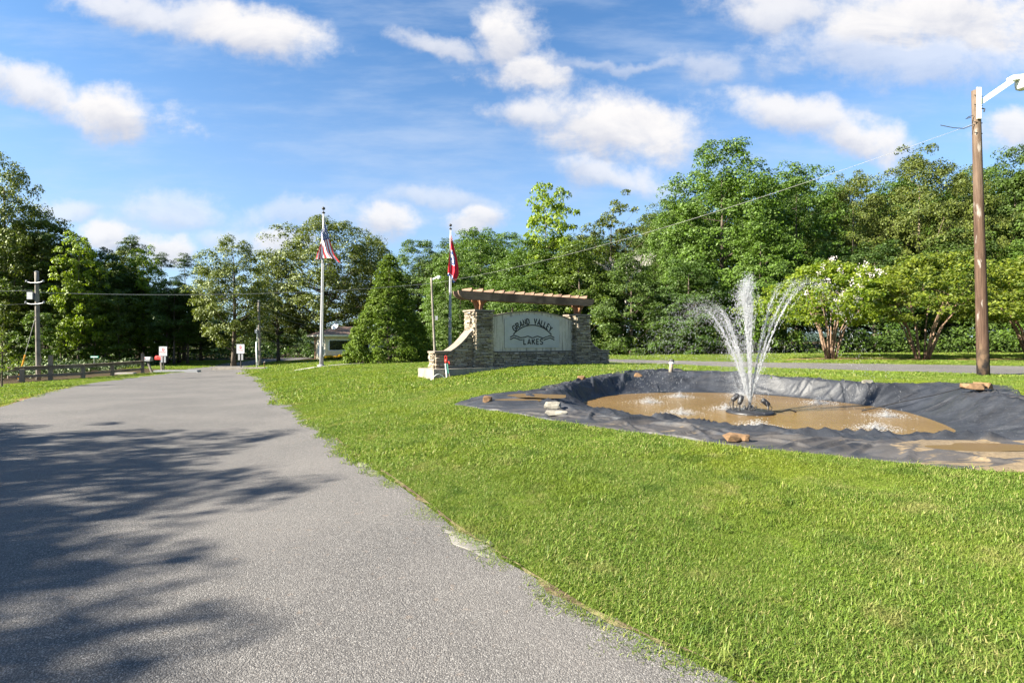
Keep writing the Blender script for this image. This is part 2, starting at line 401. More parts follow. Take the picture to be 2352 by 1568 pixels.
def mat_spray():
    t = NT('white_spray'); d = t.node('ShaderNodeBsdfDiffuse'); d.inputs[0].default_value = (.58, .60, .62, 1)
    tr = t.node('ShaderNodeBsdfTranslucent'); tr.inputs[0].default_value = (.58, .60, .62, 1)
    gl = t.node('ShaderNodeBsdfGlossy'); gl.inputs['Roughness'].default_value = .15
    tp = t.node('ShaderNodeBsdfTransparent')
    a = t.node('ShaderNodeMixShader'); a.inputs[0].default_value = .5; t.L.new(d.outputs[0], a.inputs[1]); t.L.new(tr.outputs[0], a.inputs[2])
    b = t.node('ShaderNodeMixShader'); b.inputs[0].default_value = .12; t.L.new(a.outputs[0], b.inputs[1]); t.L.new(gl.outputs[0], b.inputs[2])
    c = t.node('ShaderNodeMixShader'); c.inputs[0].default_value = .46; t.L.new(b.outputs[0], c.inputs[1]); t.L.new(tp.outputs[0], c.inputs[2])
    return t.out(c.outputs[0])
def mat_stone():
    t = NT('ledge_stone'); oi = t.node('ShaderNodeObjectInfo'); g = t.node('ShaderNodeNewGeometry')
    r = t.math('FRACT', t.math('ADD', oi.outputs['Random'], g.outputs['Random Per Island']))
    c = t.ramp(r, (0.0, (.07, .054, .040)), (.2, (.17, .128, .09)), (.45, (.33, .265, .182)), (.7, (.45, .37, .26)), (.85, (.24, .208, .176)), (1.0, (.50, .43, .32)))
    n = t.noise(t.pos(), 26.0, 6, .65); n2 = t.noise(t.pos((3, 3, 9)), 6.0, 5)
    c = t.mix(t.math('MULTIPLY', t.step(n2, .45, .7), .4), c, (.13, .11, .085))
    c = t.mix(.35, c, t.ramp(n, (.3, (.12, .10, .075)), (.7, (.48, .43, .34))))
    return t.out(t.pbr(c, .88, t.bump(n, .8, .02), 0, .15))
def mat_concrete(name='concrete', a=(.30, .28, .25), b=(.48, .455, .41), streak=True):
    t = NT(name); p = t.pos(obj=True)
    n = t.noise(p, 3.0, 7, .65); s = t.noise(t.pos((5, 5, .45), obj=True), 1.6, 5, .6)
    c = t.ramp(n, (.3, a), (.7, b))
    if streak: c = t.mix(t.math('MULTIPLY', t.step(s, .48, .66), .7), c, (.075, .06, .045))
    f = t.noise(p, 60, 3); c = t.mix(.15, c, t.ramp(f, (.3, (.1, .1, .1)), (.7, (.6, .6, .58))))
    return t.out(t.pbr(c, .9, t.bump(t.math('ADD', n, t.math('MULTIPLY', f, .3)), .4, .02), 0, .15))
def mat_pole():
    t = NT('creosote_pole'); p = t.pos((9, 9, .6), obj=True); z = t.node('ShaderNodeSeparateXYZ'); t.L.new(t.pos(obj=True), z.inputs[0])
    n = t.noise(p, 2.2, 7, .7); lo = t.ramp(n, (.3, (.032, .018, .012)), (.7, (.105, .064, .043)))
    hi = t.ramp(n, (.3, (.06, .040, .027)), (.7, (.17, .125, .09)))
    k = t.math('ADD', t.math('DIVIDE', z.outputs[2], 8.3), t.math('MULTIPLY', t.math('SUBTRACT', t.noise(t.pos((2, 2, .4), obj=True), 1.0, 4), .5), .5))
    c = t.mix(t.step(k, .5, .95), lo, hi)
    pt = t.noise(t.pos((3.2, 3.2, .55), obj=True), 1.6, 5, .6, .6); c = t.mix(t.math('MULTIPLY', t.step(pt, .60, .66), .75), c, (.24, .215, .19)); c = t.mix(t.math('MULTIPLY', t.step(pt, .36, .30), .6), c, (.035, .018, .012))
    b = t.noise(t.pos((1.5, 1.5, .8), obj=True), 4.0, 5); bz = t.math('SUBTRACT', 1.3, z.outputs[2])
    c = t.mix(t.step(t.math('ADD', bz, t.math('MULTIPLY', b, 1.2)), .9, 1.25), c, t.ramp(b, (.4, (.012, .011, .011)), (.6, (.10, .065, .04))))
    return t.out(t.pbr(c, .85, t.bump(n, .8, .02), 0, .2))

M = {}
M['road'] = mat_road(); M['ground'] = mat_ground(); M['grass'] = mat_grass(); M['liner'] = mat_liner(); M['water'] = mat_water(); M['spray'] = mat_spray()
M['stone'] = mat_stone(); M['concrete'] = mat_concrete(); M['panel'] = mat_concrete('stained_concrete', (.42, .365, .28), (.58, .51, .40))
M['path'] = mat_concrete('pale_concrete', (.27, .245, .215), (.42, .39, .345), False)
M['footing'] = mat_concrete('weathered_concrete', (.15, .128, .102), (.27, .235, .19))
M['capstone'] = mat_concrete('cap_stone', (.115, .085, .06), (.225, .175, .125), False)
M['board'] = simple('grey_sign_board', (.39, .375, .34), .5, 0, .06, 3, .3)
M['ink'] = simple('black_letters', (.012, .013, .012), .6, 0, .1)
M['cedar'] = wood('cedar_beam', (.12, .078, .055), (.27, .18, .128), 'x'); M['cedar_y'] = wood('cedar_rafter', (.12, .075, .05), (.25, .165, .115), 'y'); M['cedar_z'] = wood('cedar_post', (.12, .055, .026), (.24, .12, .06), 'z')
M['pole'] = mat_pole(); M['grey_pole'] = wood('grey_pole', (.14, .12, .10), (.27, .24, .20), 'z'); M['fence'] = wood('fence_wood', (.13, .10, .08), (.27, .215, .17), 'x'); M['fence_post'] = wood('fence_post_wood', (.15, .12, .09), (.30, .25, .19), 'z')
M['alu'] = simple('brushed_aluminium', (.25, .25, .255), .5, .3, .08, 5); M['white'] = simple('white_paint', (.78, .78, .76), .5, 0, .06, 4); M['galv'] = simple('galvanised_steel', (.30, .305, .31), .5, .4, .15, 6)
M['black'] = simple('black_plastic', (.018, .018, .02), .45, 0, .3, 9); M['iron'] = simple('dark_iron', (.03, .028, .026), .55, 0, .3, 9)
M['red'] = simple('red_paint', (.55, .035, .025), .45, 0, .15, 6); M['stop_red'] = simple('stop_red', (.42, .02, .04), .5, 0, .08); M['green_sign'] = simple('green_sign', (.02, .20, .13), .45, 0, .1)
M['teal'] = simple('faded_green_paint', (.12, .33, .25), .6, 0, .2, 12); M['yellow'] = simple('yellow_guard', (.80, .36, .02), .5, 0, .1); M['wire'] = simple('wire', (.17, .17, .16), .5, .2, .1); M['dark_wire'] = simple('dark_wire', (.05, .05, .05), .5)
M['lamp_glass'] = simple('lamp_refractor', (.75, .74, .70), .25, 0, .08, 12); M['cream'] = simple('cream_stucco', (.74, .65, .46), .85, 0, .06, 6); M['trim'] = simple('cream_trim', (.70, .63, .50), .7, 0, .05); M['brown_brick'] = simple('brown_brick', (.30, .17, .10), .85, 0, .3, 20)
t_ = NT('dark_window'); M['glass'] = t_.out(t_.pbr((.012, .014, .014), .06, None, 0, .6))
M['rock'] = simple('tan_rock', (.17, .105, .058), .9, 0, .35, 9, .1, .6); M['rock_grey'] = simple('grey_rock', (.19, .178, .15), .9, 0, .45, 9, .1, .6); M['mulch'] = simple('mulch', (.16, .085, .05), .95, 0, .5, 25, .05, .8)
M['shingle'] = simple('roof_shingle', (.27, .185, .145), .92, 0, .35, 6, .1); M['bark'] = mat_bark('bark', (.045, .036, .028), (.16, .13, .10)); M['bark_pale'] = mat_bark('pale_bark', (.16, .12, .09), (.36, .28, .20)); M['bark_myrtle'] = mat_bark('myrtle_bark', (.09, .052, .032), (.24, .17, .12)); M['bark_dead'] = mat_bark('dead_bark', (.32, .30, .27), (.52, .49, .45))
M['leaf'] = mat_leaf('leaf_green', (.035, .068, .010), (.088, .140, .024)); M['leaf_oak'] = mat_leaf('leaf_oak', (.046, .074, .014), (.112, .146, .031)); M['leaf_bright'] = mat_leaf('leaf_bright', (.075, .120, .012), (.165, .215, .026), .45)
M['leaf_pine'] = mat_leaf('leaf_pine', (.024, .050, .014), (.060, .095, .028), .2); M['leaf_cedar'] = mat_leaf('leaf_cedar', (.045, .085, .010), (.115, .165, .020), .3, .04); M['leaf_myrtle'] = mat_leaf('leaf_myrtle', (.055, .105, .011), (.198, .228, .028), .5)
M['blossom'] = simple('blossom', (.52, .47, .45), .8, 0, .08); M['flower'] = mat_leaf('marigold', (.62, .36, .01), (.80, .55, .03), .3)
M['hill'] = simple('far_hill', (.05, .075, .06), .95, 0, .2, .1, 0)

# ------------------------------------------------------------------ the lie of the land
def road_z(y): return -0.016 * np.clip(np.asarray(y, float) - 4, 0, 44) - 0.004 * np.clip(np.asarray(y, float) - 48, 0, 40)
def road_pt(px, py):
    d = 10.0
    for _ in range(60): d = (CAMZ - float(road_z(d))) * F / (py - 1024)
    return ((px - 1536) / F * d, d)
EDGE_R = [(9.5, -6), (4.3, -.8), (2.2, 1.2)] + [road_pt(*q) for q in ((2177, 2048), (2115, 2006), (1977, 1954), (1858, 1896), (1748, 1844), (1619, 1763), (1500, 1690), (1345, 1587), (1071, 1384), (914, 1254), (835, 1181), (775, 1130), (757, 1112))]
EDGE_L = [(-1.5, -9), (-4.2, -1), (-8.2, 5.2)] + [road_pt(*q) for q in ((0, 1224), (130, 1182), (235, 1156), (379, 1134), (470, 1123), (560, 1114))]
def smooth_line(P, n):
    P = np.array(P, float); d = np.r_[0, np.cumsum(np.hypot(*np.diff(P, axis=0).T))]
    s = np.linspace(0, d[-1], n)
    out = np.stack([np.interp(s, d, P[:, 0]), np.interp(s, d, P[:, 1])], 1)
    k = max(1, n // 40)
    for _ in range(3):
        q = out.copy()
        q[1:-1] = (out[:-2] + 2 * out[1:-1] + out[2:]) / 4; out = q
    return out
FAR_R = [(-21.3, 41), (-24.5, 50), (-27, 60), (-29, 76)]; FAR_L = [(-26.0, 41), (-29.5, 50), (-32, 60), (-34, 76)]
LINE_R = smooth_line(EDGE_R + FAR_R, 400); LINE_L = smooth_line(EDGE_L + FAR_L, 400)
CP = [(-20, 15, -.12), (-25, 22, -.3), (-30, 40, -.5), (-45, 20, -.3), (-22, 5, 0), (-15, -8, 0), (-45, 60, -.7), (-36, 55, -.6), (-60, 90, -.9),
      (2.4, 2.3, .04), (1.4, 4.2, .12), (0, 6, .16), (3.7, 6.1, .27), (-1, 9, .24), (6, 3, .32), (10, 5, .55), (12, 1, .5), (4, 2, .17), (8, -6, .3), (20, -6, .6),
      (-1.2, 10, .34), (6.7, 16.2, .6), (11.2, 11.6, .6), (3.95, 17.6, .60), (1.13, 12.8, .48), (4.6, 4.6, .32), (9, 8, .56), (2.2, 8.5, .34), (5.0, 10.8, .48),
      (-2.7, 17.37, .28), (-.0, 19.24, .64), (4.42, 22.5, .60), (-3.2, 18.2, .36), (1, 22, .62), (-1.4, 18.2, .44), (-6, 20, .1),
      (-11.2, 30, .12), (-8.1, 34, .2), (-4, 35, .3), (-14, 38, -.12), (-14.5, 33, -.2),
      (5.5, 26.8, .45), (9.4, 21.1, .5), (14.4, 14.8, .60), (5.9, 29.6, .5), (19.2, 19.2, .65), (16.6, 26.6, .7), (20.5, 25.6, .7), (30, 30, .8), (30, 15, .7), (40, 42, .9), (60, 30, 1.2),
      (0, 30, .38), (-10, 42, -.05), (-18, 50, -.25), (-20, 53, -.30), (-25, 62, -.7), (0, 50, .4), (20, 50, .8), (-20, 80, -1.2), (0, 90, 0), (40, 90, 1.2)]
for y in (-8, -3, 1, 4, 8, 12, 16, 20, 25, 30, 36, 42, 50, 62, 74):
    z = float(road_z(y))
    xr = float(np.interp(y, LINE_R[:, 1], LINE_R[:, 0])); xl = float(np.interp(y, LINE_L[:, 1], LINE_L[:, 0]))
    CP += [(xr, y, z), (xl, y, z), ((xr + xl) / 2, y, z)]
CP = np.array(CP)
def _phi(r2): return 0.5 * r2 * np.log(r2 + 1e-9)
def _tps_fit():
    P = CP[:, :2]; n = len(P); r2 = ((P[:, None] - P[None]) ** 2).sum(-1)
    A = np.zeros((n + 3, n + 3)); A[:n, :n] = _phi(r2) + np.eye(n) * 2.0; A[:n, n] = 1; A[:n, n + 1:] = P; A[n, :n] = 1; A[n + 1:, :n] = P.T
    return np.linalg.solve(A, np.r_[CP[:, 2], 0, 0, 0])
_W = _tps_fit()
def H(x, y):
    x, y = np.broadcast_arrays(np.asarray(x, float), np.asarray(y, float)); sh = x.shape; x = x.ravel(); y = y.ravel()
    xc = np.clip(x, -60, 60); yc = np.clip(y, -12, 95); out = np.empty(len(x)); P = CP[:, :2]; n = len(P)
    for i in range(0, len(x), 20000):
        a, b = xc[i:i + 20000], yc[i:i + 20000]
        r2 = (a[:, None] - P[None, :, 0]) ** 2 + (b[:, None] - P[None, :, 1]) ** 2
        out[i:i + 20000] = _phi(r2) @ _W[:n] + _W[n] + _W[n + 1] * a + _W[n + 2] * b
    return np.clip(out, -2, 2.5).reshape(sh)
def h(x, y): return float(H(x, y))
def at(px, py, dz=0.0):
    """where the sight line through a pixel of the photograph meets the ground"""
    a, b = (px - 1536) / F, (py - 1024) / F
    d = np.linspace(1.5, 120, 4000); g = CAMZ - b * d - (H(a * d, d) + dz)
    i = int(np.argmax(g < 0)) if (g < 0).any() else len(d) - 1
    return (a * d[i], float(d[i]), CAMZ - b * float(d[i]))
def dist_line(P, x, y):
    x = np.asarray(x); best = np.full(x.shape, 1e9)
    for i in range(len(P) - 1):
        a, b = P[i], P[i + 1]; d = b - a; t = np.clip(((x - a[0]) * d[0] + (y - a[1]) * d[1]) / (d @ d), 0, 1)
        best = np.minimum(best, np.hypot(x - a[0] - t * d[0], y - a[1] - t * d[1]))
    return best
def in_poly(P, x, y):
    x = np.asarray(x, float); y = np.asarray(y, float); r = np.zeros(x.shape, bool); n = len(P)
    for i in range(n):
        x1, y1 = P[i]; x2, y2 = P[(i + 1) % n]
        c = ((y1 > y) != (y2 > y)) & (x < (x2 - x1) * (y - y1) / (y2 - y1 + 1e-12) + x1); r ^= c
    return r

# pond outlines, as polar functions round the fountain side of the basin
PC = np.array((5.0, 10.8)); ZW = 0.12
def water_pt(px, py): d = (CAMZ - ZW) * F / (py - 1024); return ((px - 1536) / F * d, d)
WATER = [water_pt(x * 1.3061, y * 1.3061) for x, y in ((1335, 925), (1360, 914), (1430, 905), (1520, 901), (1610, 901), (1700, 903), (1800, 910), (1900, 920), (2000, 932), (2080, 945), (2130, 960), (2170, 975), (2200, 990), (2150, 1003), (2080, 1009), (1950, 1003), (1800, 995), (1650, 985), (1500, 968), (1400, 948))]
OUTER = [at(x * 1.3061, y * 1.3061)[:2] for x, y in ((1035, 931), (1085, 914), (1190, 903), (1280, 885), (1360, 868), (1440, 853), (1545, 851), (1660, 857), (1800, 868), (1900, 879), (2000, 881), (2100, 885), (2200, 880), (2310, 886))] + \
        [(9.6, 9.6), (9.3, 8.6), (9.9, 6.6), (9.0, 4.6), (6.4, 4.0)] + [at(x * 1.3061, y * 1.3061)[:2] for x, y in ((2352, 1087), (2200, 1077), (2050, 1061), (1900, 1045), (1700, 1030), (1550, 1005), (1400, 984), (1250, 961), (1130, 942))]
TH = np.linspace(-math.pi, math.pi, 721)
def polar(P, smooth=2):
    P = np.array(P); q = np.vstack([P, P[:1]]); seg = []
    for i in range(len(P)):
        for t in np.linspace(0, 1, 40, endpoint=False): seg.append(q[i] * (1 - t) + q[i + 1] * t)
    seg = np.array(seg) - PC; a = np.arctan2(seg[:, 1], seg[:, 0]); r = np.hypot(*seg.T); o = np.argsort(a)
    a, r = a[o], r[o]; R = np.interp(TH, np.r_[a[-1] - 2 * math.pi, a, a[0] + 2 * math.pi], np.r_[r[-1], r, r[0]])
    for _ in range(smooth): R = np.r_[R[-2], R, R[1]]; R = (R[:-2] + R[1:-1] * 2 + R[2:]) / 4
    return R
RW = polar(WATER, 40); RO = polar(OUTER, 3)
RO = np.maximum(RO, RW + .55)
def ro_at(x, y): return np.interp(np.arctan2(np.asarray(y) - PC[1], np.asarray(x) - PC[0]), TH, RO)
def pond_frac(x, y): return np.hypot(np.asarray(x) - PC[0], np.asarray(y) - PC[1]) / ro_at(x, y)

# side road behind the pond, from the lower right round to the back of the sign
SIDE_N = smooth_line([(26, 3), (20, 8.6), (14.8, 14.9), (9.4, 21.1), (5.4, 27.0), (1.5, 35), (-2, 42)], 120)
SIDE_F = smooth_line([(36, 4), (28, 12.0), (19.6, 19.4), (12.4, 25.2), (6.6, 31.0), (3.6, 38), (1, 45)], 120)
PATH_C = [(-12.5, 29.3), (-11.2, 30.3), (-9.2, 31.6), (-7.6, 32.2), (-5, 32.4)]
ROADPOLY = np.vstack([LINE_L, LINE_R[::-1]]); SIDEPOLY = np.vstack([SIDE_N, SIDE_F[::-1]])
MYRTLES = [at(2493, 1076), at(2767, 1078)]; MYRTLES.append((25.5, 25.0, h(25.5, 25.0)))
SO = np.array((-2.809, 18.0)); ST = 0.615; SC, SS = math.cos(ST), math.sin(ST)      # entrance sign: left end of the wall, its bearing
def sign_w(u, v): return (SO[0] + SC * u - SS * v, SO[1] + SS * u + SC * v)
SIGNPOLY = [sign_w(*q) for q in ((-.35, -.7), (9.0, -.7), (9.0, .7), (-.35, .7))]

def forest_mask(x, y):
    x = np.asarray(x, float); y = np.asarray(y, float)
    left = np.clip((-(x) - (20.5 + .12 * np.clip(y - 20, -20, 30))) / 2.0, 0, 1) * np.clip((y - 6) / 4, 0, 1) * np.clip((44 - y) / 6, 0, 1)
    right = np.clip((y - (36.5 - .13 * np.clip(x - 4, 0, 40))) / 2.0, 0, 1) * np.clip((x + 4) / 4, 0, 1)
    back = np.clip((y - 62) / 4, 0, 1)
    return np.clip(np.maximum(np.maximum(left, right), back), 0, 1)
def build_ground():
    def axis(lo, a, b, hi, fine, coarse):
        m = np.arange(a, b, fine); l = []; x = a; s = fine
        while x > lo: s *= 1.22; x -= s; l.append(x)
        r = []; x = b; s = fine
        while x < hi: r.append(x); s *= 1.22; x += s
        return np.r_[l[::-1], m, r, hi + 50]
    gx = axis(-900, -22, 22, 900, .22, 2); gy = axis(-60, -2, 34, 1200, .22, 2)
    X, Y = np.meshgrid(gx, gy); Z = H(X, Y)
    Z -= .004 * np.clip(np.hypot(X, Y) - 120, 0, 1e9) * .2
    nx, ny = len(gx), len(gy)
    idx = np.arange(nx * ny).reshape(ny, nx)
    Fq = np.stack([idx[:-1, :-1], idx[:-1, 1:], idx[1:, 1:], idx[1:, :-1]], -1).reshape(-1, 4)
    cx, cy = (X[:-1, :-1] + X[1:, 1:]) / 2, (Y[:-1, :-1] + Y[1:, 1:]) / 2
    keep = (np.hypot(cx - PC[0], cy - PC[1]) > ro_at(cx, cy) - .44).ravel()
    pf = pond_frac(X, Y); dr = ro_at(X, Y) - .10 - np.hypot(X - PC[0], Y - PC[1]); Z = np.where(dr > 0, Z - .06 - np.clip(dr * 1.6, 0, .6), Z)
    me = fast_mesh('ground', np.stack([X, Y, Z], -1).reshape(-1, 3), Fq[keep], True)
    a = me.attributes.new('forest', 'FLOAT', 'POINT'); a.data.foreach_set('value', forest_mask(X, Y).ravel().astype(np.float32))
    bare = np.zeros_like(X)
    for (mx, my, mz) in MYRTLES: bare = np.maximum(bare, np.clip(1.25 - np.hypot((X - mx - .6) / 4.2, (Y - my) / 1.5), 0, 1))
    edge = np.clip(.7 - dist_line(LINE_R, X, Y) / .35, 0, 1) * .55; bare = np.maximum(bare, edge)
    edge = np.clip(1.0 - dist_line(LINE_L, X, Y) / 1.1, 0, 1) * .75 * (Y > 13) * (Y < 23); bare = np.maximum(bare, edge)
    bare = np.maximum(bare, np.clip(.9 - (pf - 1) / .05, 0, 1) * .55 * (pf > .9))
    a = me.attributes.new('bare', 'FLOAT', 'POINT'); a.data.foreach_set('value', bare.ravel().astype(np.float32))
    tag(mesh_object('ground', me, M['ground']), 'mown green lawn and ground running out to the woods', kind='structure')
build_ground()
def strip(name, A, B, mat, cols, lift, label, jit=0.0, seed=1):
    rng = np.random.default_rng(seed); A = np.array(A, float); B = np.array(B, float); n = len(A)
    if jit:
        for P in (A, B):
            k = rng.normal(0, jit, n); k = np.convolve(k, np.ones(3) / 3, 'same'); P[:, 0] += k * 1.2
    t = np.linspace(0, 1, cols); X = A[:, None, 0] * (1 - t) + B[:, None, 0] * t; Y = A[:, None, 1] * (1 - t) + B[:, None, 1] * t
    Z = H(X, Y) + lift
    idx = np.arange(n * cols).reshape(n, cols)
    Fq = np.stack([idx[:-1, :-1], idx[:-1, 1:], idx[1:, 1:], idx[1:, :-1]], -1).reshape(-1, 4)
    return tag(mesh_object(name, fast_mesh(name, np.stack([X, Y, Z], -1).reshape(-1, 3), Fq, True), mat), label, kind='structure')
def mat_verge():
    t = NT('verge_soil'); p = t.pos(); n = t.noise(p, 24.0, 5, .7); k = t.noise(p, 5.0, 4)
    c = t.mix(t.step(k, .42, .6), t.ramp(n, (.3, (.060, .042, .027)), (.7, (.15, .112, .072))), t.ramp(n, (.3, (.11, .10, .045)), (.7, (.24, .21, .10))))
    return t.out(t.pbr(c, .95, t.bump(n, .9, .02), 0, .05))
def dense(P, n): return smooth_line(P, n)
strip('road', dense(LINE_L, 500), dense(LINE_R, 500), M['road'], 40, .016, 'grey chip-seal road running from the foreground to the gatehouse', .022)
strip('side_road', SIDE_N, SIDE_F, M['road'], 24, .016, 'pale grey road curving behind the pond and the sign')
vr = smooth_line(EDGE_R + FAR_R, 1600)[60:1100]; vd = np.gradient(vr, axis=0); vn = np.stack([-vd[:, 1], vd[:, 0]], 1) / np.hypot(*vd.T)[:, None]
vo = np.array([-.03 + .08 * mnoise.noise((a * 1.7, b * 1.7, 0)) + .055 * mnoise.noise((a * 6, b * 6, 4)) + .03 * mnoise.noise((a * 17, b * 17, 2)) for a, b in vr])[:, None]
strip('verge', vr + vn * np.maximum(vo, -.06), vr - vn * .05, mat_verge(), 6, .021, 'thin strip of bare soil and dead grass along the right road edge')
pc = smooth_line(PATH_C, 40); dn = np.gradient(pc, axis=0); dn = np.stack([-dn[:, 1], dn[:, 0]], 1) / np.hypot(*dn.T)[:, None]
wv = np.interp(np.arange(40), [0, 6, 18, 40], [.30, .48, .40, .40])[:, None]
strip('path', pc + dn * wv, pc - dn * wv, M['path'], 6, .05, 'pale concrete slab path at the foot of the flagpole')
strip('drive', smooth_line([(-21.2, 43), (-17, 47.6), (-12, 52)], 40), smooth_line([(-21.9, 47), (-18.4, 50.6), (-13.5, 55)], 40), M['path'], 6, .02, 'pale drive crossing the lawn in front of the gatehouse')

# ------------------------------------------------------------------ pond: liner, water, puddles
def build_pond():
    nT, sin = 1000, [0, .25, .45, .6, .72, .82, .9, .95, 1.0]
    th = np.linspace(-math.pi, math.pi, nT, endpoint=False); W = np.interp(th, TH, RW); O = np.interp(th, TH, RO)
    rng = np.random.default_rng(5)
    O = O + .05 * np.sin(th * 7 + 1) + .035 * np.array([mnoise.noise((math.cos(a) * 9, math.sin(a) * 9, 3)) + .6 * mnoise.noise((math.cos(a) * 26, math.sin(a) * 26, 8)) for a in th]) * 2
    margin = O - W; rim = W + np.clip(margin * .58, .34, 1.75)
    rows = []; PUD = [(*at(px * 1.3061, py * 1.3061), a, b) for px, py, a, b in ((1228, 911, .62, .50), (1190, 921, .50, .22), (2262, 1032, .70, .26))]
    for s in sin: rows.append((W * s, 'in', s))
    nb, nm = 18, 62
    for k in range(1, nb + 1): rows.append((W + (rim - W) * k / nb, 'bank', k / nb))
    for k in range(1, nm + 1): rows.append((rim + (O - rim) * k / nm, 'flat', k / nm))
    rows.append((O + .012, 'skirt', 1.0))
    # long sharp folds of the sheet: on the flat margin they run aslant, on the bank they run down to the water
    rf = random.Random(12); FS = []
    for k in range(210):
        a = rf.uniform(-math.pi, math.pi); w_, o_ = float(np.interp(a, TH, RW)), float(np.interp(a, TH, RO)); r_ = w_ + (o_ - w_) * rf.uniform(.25, .95)
        q = PC + r_ * np.array((math.cos(a), math.sin(a))); d = a + math.pi / 2 + rf.choice((-1, 1)) * rf.uniform(.15, .9); l_ = rf.uniform(.4, 1.5) * min(1.3, .5 + (o_ - w_) * .5)
        v = np.array((math.cos(d), math.sin(d))) * l_; bend = np.array((-v[1], v[0])) * rf.uniform(-.35, .35); wd = rf.uniform(.018, .055) * (1 if k % 4 else 1.7); hh = wd * rf.uniform(.8, 1.5)
        FS += [(q - v, q + bend * .5, wd, hh), (q + bend * .5, q + v, wd, hh)]
    for k in range(34):
        a = rf.uniform(-math.pi, math.pi); w_ = float(np.interp(a, TH, RW)); a2 = a + rf.uniform(-.07, .07)
        FS.append((PC + (w_ - .1) * np.array((math.cos(a), math.sin(a))), PC + (w_ + rf.uniform(.5, 1.1)) * np.array((math.cos(a2), math.sin(a2))), rf.uniform(.02, .05), rf.uniform(.03, .075)))
    def folds(X, Y):
        F_ = np.zeros(len(X))
        for (p, q, wd, hh) in FS:
            d = q - p; t = ((X - p[0]) * d[0] + (Y - p[1]) * d[1]) / (d @ d); tc = np.clip(t, 0, 1); ds = np.hypot(X - p[0] - tc * d[0], Y - p[1] - tc * d[1])
            sd = np.where((X - p[0]) * -d[1] + (Y - p[1]) * d[0] > 0, 1.0, 1.9); F_ = np.maximum(F_, hh * np.clip(1 - ds * sd / (wd * 1.7), 0, 1) ** 1.3 * np.clip(1.15 - np.abs(2 * t - 1) ** 3, 0, 1))
        return F_
    V = []; dirt = []; wet = []
    for (R, kind, s) in rows:
        X = PC[0] + R * np.cos(th); Y = PC[1] + R * np.sin(th); G = H(X, Y); FO = folds(X, Y); Z = np.empty(nT); D = np.zeros(nT); Wt = np.zeros(nT)
        for i in range(nT):
            x, y, a = X[i], Y[i], th[i]
            if kind == 'skirt': z = G[i] - .16
            elif kind == 'in': z = ZW - .30 * (1 - s ** 3); Wt[i] = 1
            else:
                n1 = mnoise.noise((x * .75 + 3, y * .75, 0)); n2 = mnoise.noise((x * 1.9, y * 1.9, 4.2))
                if kind == 'bank':
                    e = s * s * (3 - 2 * s); z = ZW + (G[i] + .02 - ZW) * e + n2 * .012 * s + n1 * .02 * s + FO[i] * min(1, s * 3)
                    Wt[i] = .9 * (1 - s * .6); D[i] = .02 * s
                else:
                    f = math.sin(math.pi * min(1, s)) ** .5
                    z = max(G[i] + .02 + (n1 * .034 + n2 * .012) * f + FO[i] * (f * .75 + .25 * (s < .97)), G[i] + .008)
                    if s > .97: z = G[i] + .012 + max(0, mnoise.noise((x * 2.3, y * 2.3, 9))) * .09 * (1 - (s - .97) / .03 * .6)
                    for (qx, qy, qz, qa, qb) in PUD:
                        e = math.hypot((x - qx) / qa, (y - qy) / qb)
                        if e < 1.9: w_ = min(1, max(0, (1.9 - e) / .7)); z = z * (1 - w_) + (qz + .012 + .05 * max(0, e - .62)) * w_
                    right = min(1, max(0, (x - 3.8) / 2.2)) * min(1, max(0, (9.4 - y) / 1.2))
                    left = min(1, max(0, (2.6 - x) / 2)) * .35
                    D[i] = .10 + .16 * f * (n1 < 0) + .50 * right + .22 * left * (n1 < .1) + .30 * (y < 8.0) * (.5 + n2) - 3.2 * FO[i]
                    Wt[i] = .35 * (x > 5) * (y > 9)
            Z[i] = z
        V.append(np.stack([X, Y, Z], -1)); dirt.append(D); wet.append(Wt)
    nR = len(rows); V = np.concatenate(V)
    i = np.arange(nR * nT).reshape(nR, nT); j = np.roll(i, -1, 1)
    Fq = np.stack([i[:-1], j[:-1], j[1:], i[1:]], -1)
    Fq = Fq[..., [0, 3, 2, 1]].reshape(-1, 4)[:, ::-1]
    me = fast_mesh('pond_liner', V, Fq, True)
    for nm_, arr in (('dirt', dirt), ('wet', wet)):
        a = me.attributes.new(nm_, 'FLOAT', 'POINT'); a.data.foreach_set('value', np.concatenate(arr).astype(np.float32))
    o = mesh_object('pond_liner', me, M['liner']); tag(o, 'crumpled black plastic liner spread round the muddy pond', 'pond liner')
    def disc(name, R, z, mat, label, c=PC, n=120):
        a = np.linspace(-math.pi, math.pi, n, endpoint=False); RR = np.interp(a, TH, R) if not np.isscalar(R) else np.full(n, R)
        vs = [(c[0], c[1], z)] + [(c[0] + RR[k] * math.cos(a[k]), c[1] + RR[k] * math.sin(a[k]), z) for k in range(n)]
        m = MB(); m.add(vs, [(0, k + 1, (k + 1) % n + 1) for k in range(n)])
        return tag(m.build(name, mat), label, kind='structure')
    disc('water', RW + .3, ZW, M['water'], 'brown muddy water filling the lined pond')
    rng = random.Random(3); tp = NT('silty_puddle'); M['puddle'] = tp.out(tp.pbr((.12, .078, .034), .32, None, 0, .12))
    for (px, py, rx, ry, lab) in ((1228, 911, .62, .50, 'brown puddle in the left tip of the black liner'), (1190, 921, .50, .22, 'narrow puddle below the larger one on the left tip'), (2262, 1032, .70, .26, 'sandy puddle on the liner near the right edge')):
        c = at(px * 1.3061, py * 1.3061); n = 40
        vs = [(c[0], c[1], c[2] + .028)]
        for k in range(n):
            a = 2 * math.pi * k / n; w = 1 + .25 * math.sin(2 * a + px) + .12 * math.sin(5 * a)
            vs.append((c[0] + rx * w * math.cos(a), c[1] + ry * w * math.sin(a), c[2] + .028))
        m = MB(); m.add(vs, [(0, k + 1, (k + 1) % n + 1) for k in range(n)])
